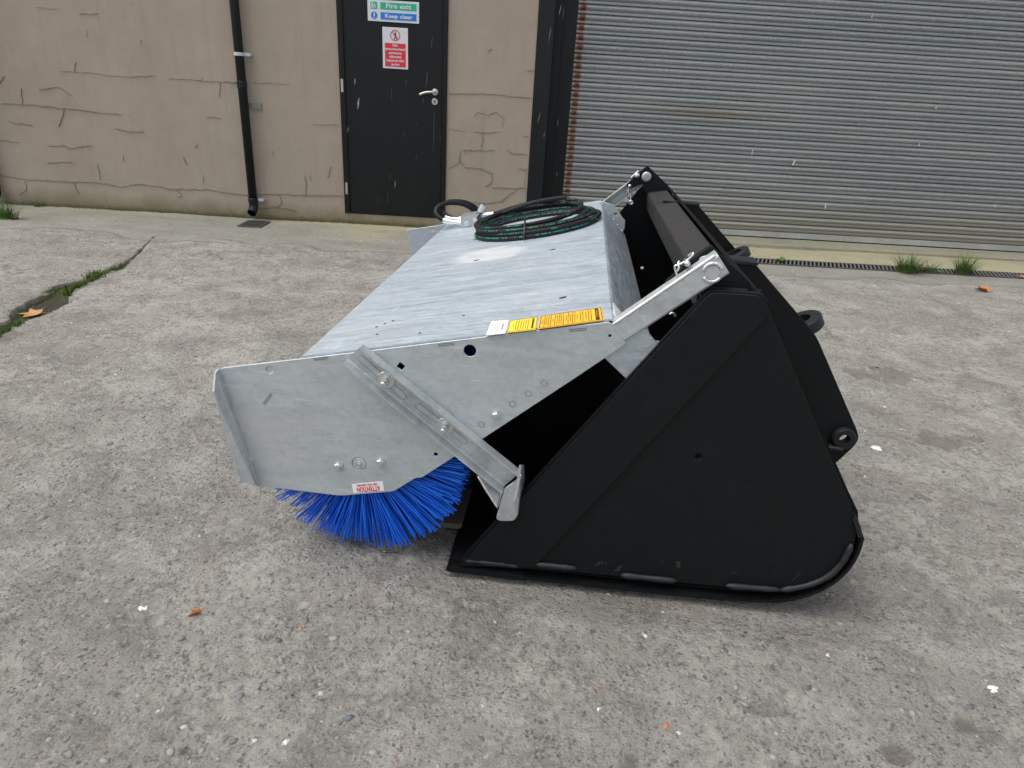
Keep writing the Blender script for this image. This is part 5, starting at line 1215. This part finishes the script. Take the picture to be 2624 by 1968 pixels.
so3, uw = sticker((-0.1833,1.5187,0.6667), (-0.1411,1.5137,0.6761), (-0.1381,1.4159,0.6767), (-0.1819,1.4168,0.6671), M_white, 'notice_sticker', 'white notice sticker with faded red heading')
lines(so3, uw, [(x, .5 - h_, .5 + h_, .030) for x, h_ in ((.18, .36), (.32, .30), (.46, .40), (.58, .40))], M_greyprint, 4)
lines(so3, uw, [(.75, .28, .72, .09)], M_pink, 5)
for o_ in ((so, uo), (so2, uy)):
    b_ = [srect(o_[0], o_[1], .012, .024, .03, .97, None), srect(o_[0], o_[1], .976, .988, .03, .97, None), srect(o_[0], o_[1], .024, .976, .03, .05, None), srect(o_[0], o_[1], .024, .976, .95, .97, None)]
    link('border_line', mesh(*join(b_)), M_print, o_[0], SWO)

# brush: core and bristles
BC = Vector((-.491, 0, .296)); BR_ = .262
brush = empty('brush', (0, 0, 0)); brush.parent = sw
link('brush_core', mesh(*cyl((BC.x, SN + .03, BC.z), (0, 1, 0), .07, SF - SN - .06, 32)), M_iron, brush, SWO)
def bristles(n_list, seed=5):
    r = np.random.default_rng(seed); Vs, Fs, Ts = [], [], []; cnt = 0
    tri = np.array([0, 2.094, 4.189])
    for (sa_, sb_, n, rad_, seg) in n_list:
        clump = r.random(70) * 2 * np.pi
        for i in range(n):
            s_ = sa_ + (sb_ - sa_) * r.random(); th = r.choice(clump) + r.normal(0, .05) if r.random() < .35 else r.random() * 2 * np.pi
            # only the lower and side part shows; the rest is under the hood
            a_ = th; L = BR_ * (1 + r.normal(0, .03) - .10 * (r.random() < .15)); dr = np.array([np.cos(a_), np.sin(a_)]); dn = np.array([-np.sin(a_), np.cos(a_)])
            ds = r.normal(0, .10) ; bend = r.normal(0, .035)
            ps = []
            for k in range(seg + 1):
                t = k / seg; q = .07 + (L - .07) * t
                p = np.array([BC.x, BC.z]) + dr * q + dn * bend * q * t - np.array([0, .012]) * t * t * abs(dr[0])
                ps.append((p[0], min(max(s_ + ds * q * t * .5, SN + .012), SF - .012), max(p[1], .003)))
            ps = np.array(ps); ax_ = ps[-1] - ps[0]; ax_ /= np.linalg.norm(ax_); e1 = np.cross(ax_, [0, 1, 0]); e1 /= np.linalg.norm(e1); e2 = np.cross(ax_, e1)
            V = np.concatenate([ps[k] + rad_ * (1 - .12 * k / seg) * (np.outer(np.cos(tri), e1) + np.outer(np.sin(tri), e2)) for k in range(seg + 1)])
            F_ = [[k * 3 + j, k * 3 + (j + 1) % 3, (k + 1) * 3 + (j + 1) % 3, (k + 1) * 3 + j] for k in range(seg) for j in range(3)]
            Vs.append(V); Fs.append(np.array(F_) + cnt); cnt += len(V); Ts.append(np.full(len(V), r.random()))
    V = np.vstack(Vs); F_ = np.vstack(Fs); me = bpy.data.meshes.new('bristles')
    V = V - np.array(SWO[:])
    me.vertices.add(len(V)); me.vertices.foreach_set('co', V.astype(np.float32).ravel()); me.loops.add(F_.size); me.polygons.add(len(F_))
    me.loops.foreach_set('vertex_index', F_.ravel().astype(np.int32)); me.polygons.foreach_set('loop_start', (np.arange(len(F_)) * 4).astype(np.int32))
    me.polygons.foreach_set('use_smooth', np.ones(len(F_), dtype=bool)); me.update(calc_edges=True)
    at = me.attributes.new('tone', 'FLOAT', 'POINT'); at.data.foreach_set('value', np.concatenate(Ts).astype(np.float32))
    return me
me = bristles([(SN + .018, SN + .08, 1500, .0019, 4), (SN + .08, SN + .45, 3400, .0020, 3), (SN + .45, SF - .03, 4200, .0028, 2)])
o = link('bristles', me, M_blue, brush); o['kind'] = 'stuff'

# valve block and short loop hoses
blk = empty('valve_block', (0, 0, 0)); blk.parent = sw
q0, q1, q2, q3 = (-0.5240,3.0207,0.5914), (-0.4472,3.0264,0.6084), (-0.4339,2.9728,0.6613), (-0.5256,2.9929,0.6410)
bx0, bx1 = q0[0], q1[0]; bs = (q0[1] + q1[1]) / 2; bz = z_at(bx0)
Vb = [(bx0, bs, z_at(bx0) + .001), (bx1, bs, z_at(bx1) + .001), (bx1 + .004, bs, z_at(bx1) + .052), (bx0 - .002, bs, z_at(bx0) + .052)]
link('block', thickpoly([Vector(p) for p in (Vb[0], Vb[1], Vb[2], Vb[3])], -.10) if False else thickpoly([Vector(p) for p in (Vb[0], Vb[3], Vb[2], Vb[1])], .10), M_alu, blk, SWO)
link('block_bolt', mesh(*join([cyl(((bx0 * .62 + bx1 * .38), bs - .0005, z_at(bx0) + .024), (0, -1, 0), .013, .004, 20), hexhead(((bx0 * .62 + bx1 * .38), bs - .004, z_at(bx0) + .024), (0, -1, 0), .009, .010), cyl((bx1 - .012, bs - .0005, z_at(bx1) + .026), (0, -1, 0), .010, .004, 16)])), M_zinc, blk, SWO)
zc = z_at(bx0) + .022
for k, (dy, dz) in enumerate(((.022, .0), (.070, .004))):
    link('fitting', mesh(*join([cyl((bx0 + .002, bs + dy, zc + dz), (-1, 0, 0), .013, .022, 6), cyl((bx0 - .02, bs + dy, zc + dz), (-1, 0, -.05), .0095, .035, 14), cyl((bx0 - .05, bs + dy, zc + dz - .001), (-1, 0, .1), .0125, .035, 16)])), M_zinc, blk, SWO)
link('fitting', mesh(*join([cyl((bx1 + .0, bs + .05, z_at(bx1) + .055), (.5, 0, 1), .014, .035, 6), cyl((bx1 - .002, bs + .06, z_at(bx1) + .035), (1, 0, .15), .013, .065, 16)])), M_zinc, blk, SWO)
def loop_hose(pxs, r):
    return smooth_path(pxs, 8)
X0 = bx0 - .070
h_a = [Vector((X0, bs + .022, zc)), Vector((X0 - .035, bs + .03, zc + .014)), Vector((X0 - .055, bs + .05, zc + .034)), Vector((X0 - .045, bs + .08, zc + .056)), Vector((X0 - .01, bs + .12, zc + .066)), Vector((X0 + .045, bs + .15, zc + .062)), Vector((X0 + .09, bs + .17, zc + .040)), Vector((X0 + .105, bs + .18, zc + .012))]
h_b = [p + Vector((.018, .048, .006)) * (1 if i < 4 else .6) for i, p in enumerate(h_a)]
for hh in (h_a, h_b):
    V, Fc = tube(smooth_path(hh, 8), .0105, 14); link('short_hose', mesh(V, Fc, True), M_hose, blk, SWO)

# timber bearer under the brush
tv0, tv1, ts0, ts1 = -.62, -.085, 1.60, 1.80
tp = [MROT @ Vector(p) for p in ((tv0, ts0, 0), (tv1, ts0, 0), (tv1, ts1, 0), (tv0, ts1, 0))]
me = bevelbox(tv0, tv1, ts0, ts1, .0, .018, .003); me.transform(MROT)
cen = MROT @ Vector(((tv0 + tv1) / 2, (ts0 + ts1) / 2, 0)); tb_ = link('timber_board', me, M_timber, None, cen); tb_.location = cen
tag(tb_, 'weathered timber board on the ground between the brush and the bucket lip', 'board')

# ------------------------------------------------------------------ coiled hydraulic hose lying on the hood
CV, CS = -.165, 2.74
hc = empty('coiled_hose', MROT @ Vector((CV, CS, z_at(CV))), -MYAW); HCO = Vector((CV, CS, z_at(CV)))
tag(hc, 'coiled black hydraulic hose with green printed stripes lying on the galvanised hood', 'hose')
HR = .0088
def hz(v, k): return z_at(v) + HR + .001 + k
def coil_loop(cv, cs, rv, rs, lift0, lift1, a0, a1, n=40, rot=-.18, jit=0):
    out = []
    for i in range(n + 1):
        t = i / n; a_ = a0 + (a1 - a0) * t; x = rv * math.cos(a_); y = rs * math.sin(a_)
        v_ = cv + x * math.cos(rot) - y * math.sin(rot); s_ = cs + x * math.sin(rot) + y * math.cos(rot)
        lf = lift0 + (lift1 - lift0) * (.5 + .5 * math.sin(a_))   # far side of the loops sits higher
        out.append(Vector((v_, s_, hz(v_, lf))))
    return out
TP = 2 * math.pi
loops = [
    coil_loop(-.165, 2.755, .243, .240, .000, .000, 0, TP),
    coil_loop(-.158, 2.765, .240, .246, .015, .003, .3, TP + .3, rot=-.16),
    coil_loop(-.175, 2.785, .233, .258, .028, .010, .6, TP + .6, rot=-.14),
    coil_loop(-.190, 2.820, .217, .262, .010, .020, .1, TP + .1, rot=-.22),
    coil_loop(-.205, 2.825, .210, .250, .034, .031, .2, TP + .2, rot=-.30),
    coil_loop(-.200, 2.845, .198, .266, .022, .040, .5, TP + .5, rot=-.34),
]
for lp in loops:
    V, Fc = tube(lp[:-1], HR, 14, closed=True); link('hose_turn', mesh(V, Fc, True), M_hose, hc, HCO)
# free ends running to the valve block
e1 = [Vector((bx1 + .065, bs + .06, z_at(bx1) + .048)), Vector((-.25, bs + .06, hz(-.25, .045))), Vector((-.14, 3.06, hz(-.14, .05))), Vector((-.06, 3.03, hz(-.06, .035)))]
e2 = [Vector((bx1 - .002, bs + .02, z_at(bx1) + .045)), Vector((bx1 + .03, bs - .03, z_at(bx1) + .030)), Vector((-.30, bs - .02, hz(-.30, .04))), Vector((-.18, 3.00, hz(-.18, .06))), Vector((-.06, 3.0, hz(-.06, .06)))]
for ee in (e1, e2):
    V, Fc = tube(smooth_path(ee, 10), HR, 14); link('hose_end', mesh(V, Fc, True), M_hose, hc, HCO)
# green print: short dashes along the camera-facing upper side
camM = MROT.inverted() @ Vector((0, 0, 1.177))
r_ = random.Random(11); gp_ = []
for li, lp in enumerate(loops):
    P = smooth_path(lp[:-1], 3, closed=True); n = len(P); i = 0; on = True
    roll = r_.uniform(-.3, .3)
    while i < n - 2:
        L = r_.choice((2, 3, 4, 5)) if on else 1
        if on:
            for j in range(i, min(i + L, n - 1)):
                for sub in range(3):
                    if r_.random() < .30: continue
                    p = P[j].lerp(P[j + 1], sub / 3 + .04); q = P[j].lerp(P[j + 1], sub / 3 + .28); t = (q - p).normalized()
                    side = t.cross(Vector((0, 0, 1))).normalized()
                    if side.y > 0: side = -side
                    nn = (side * (1.0 + roll) + Vector((0, 0, .55))).normalized(); bi = nn.cross(t)
                    o_ = nn * (HR + .0004); w = bi * .0028
                    gp_.append(([p + o_ - w, q + o_ - w, q + o_ + w, p + o_ + w], [(0, 1, 2, 3)]))
        i += L; on = (r_.random() < .55) if li in (0, 2) else (r_.random() < .12)
gpo = link('green_print', mesh(*join(gp_)), M_hosegreen, hc, HCO); gpo['kind'] = 'stuff'
# cable tie round the near side of the coil
tc = [Vector(p) for p in ((-0.1861,2.6208,0.7161), (-0.1694,2.4419,0.7298), (-0.1645,2.4285,0.7159), (-0.1674,2.5038,0.6903), (-0.1678,2.5629,0.6702))]
tc = [Vector((-.205, 2.64, hz(-.205, .052))), Vector((-.200, 2.575, hz(-.20, .050))), Vector((-.197, 2.53, hz(-.197, .038))), Vector((-.195, 2.502, hz(-.195, .008))), Vector((-.195, 2.508, hz(-.195, -.010)))]
V, Fc = tube(smooth_path(tc, 5), .0035, 6); link('cable_tie', mesh(V, Fc, True), M_plastic, hc, HCO)
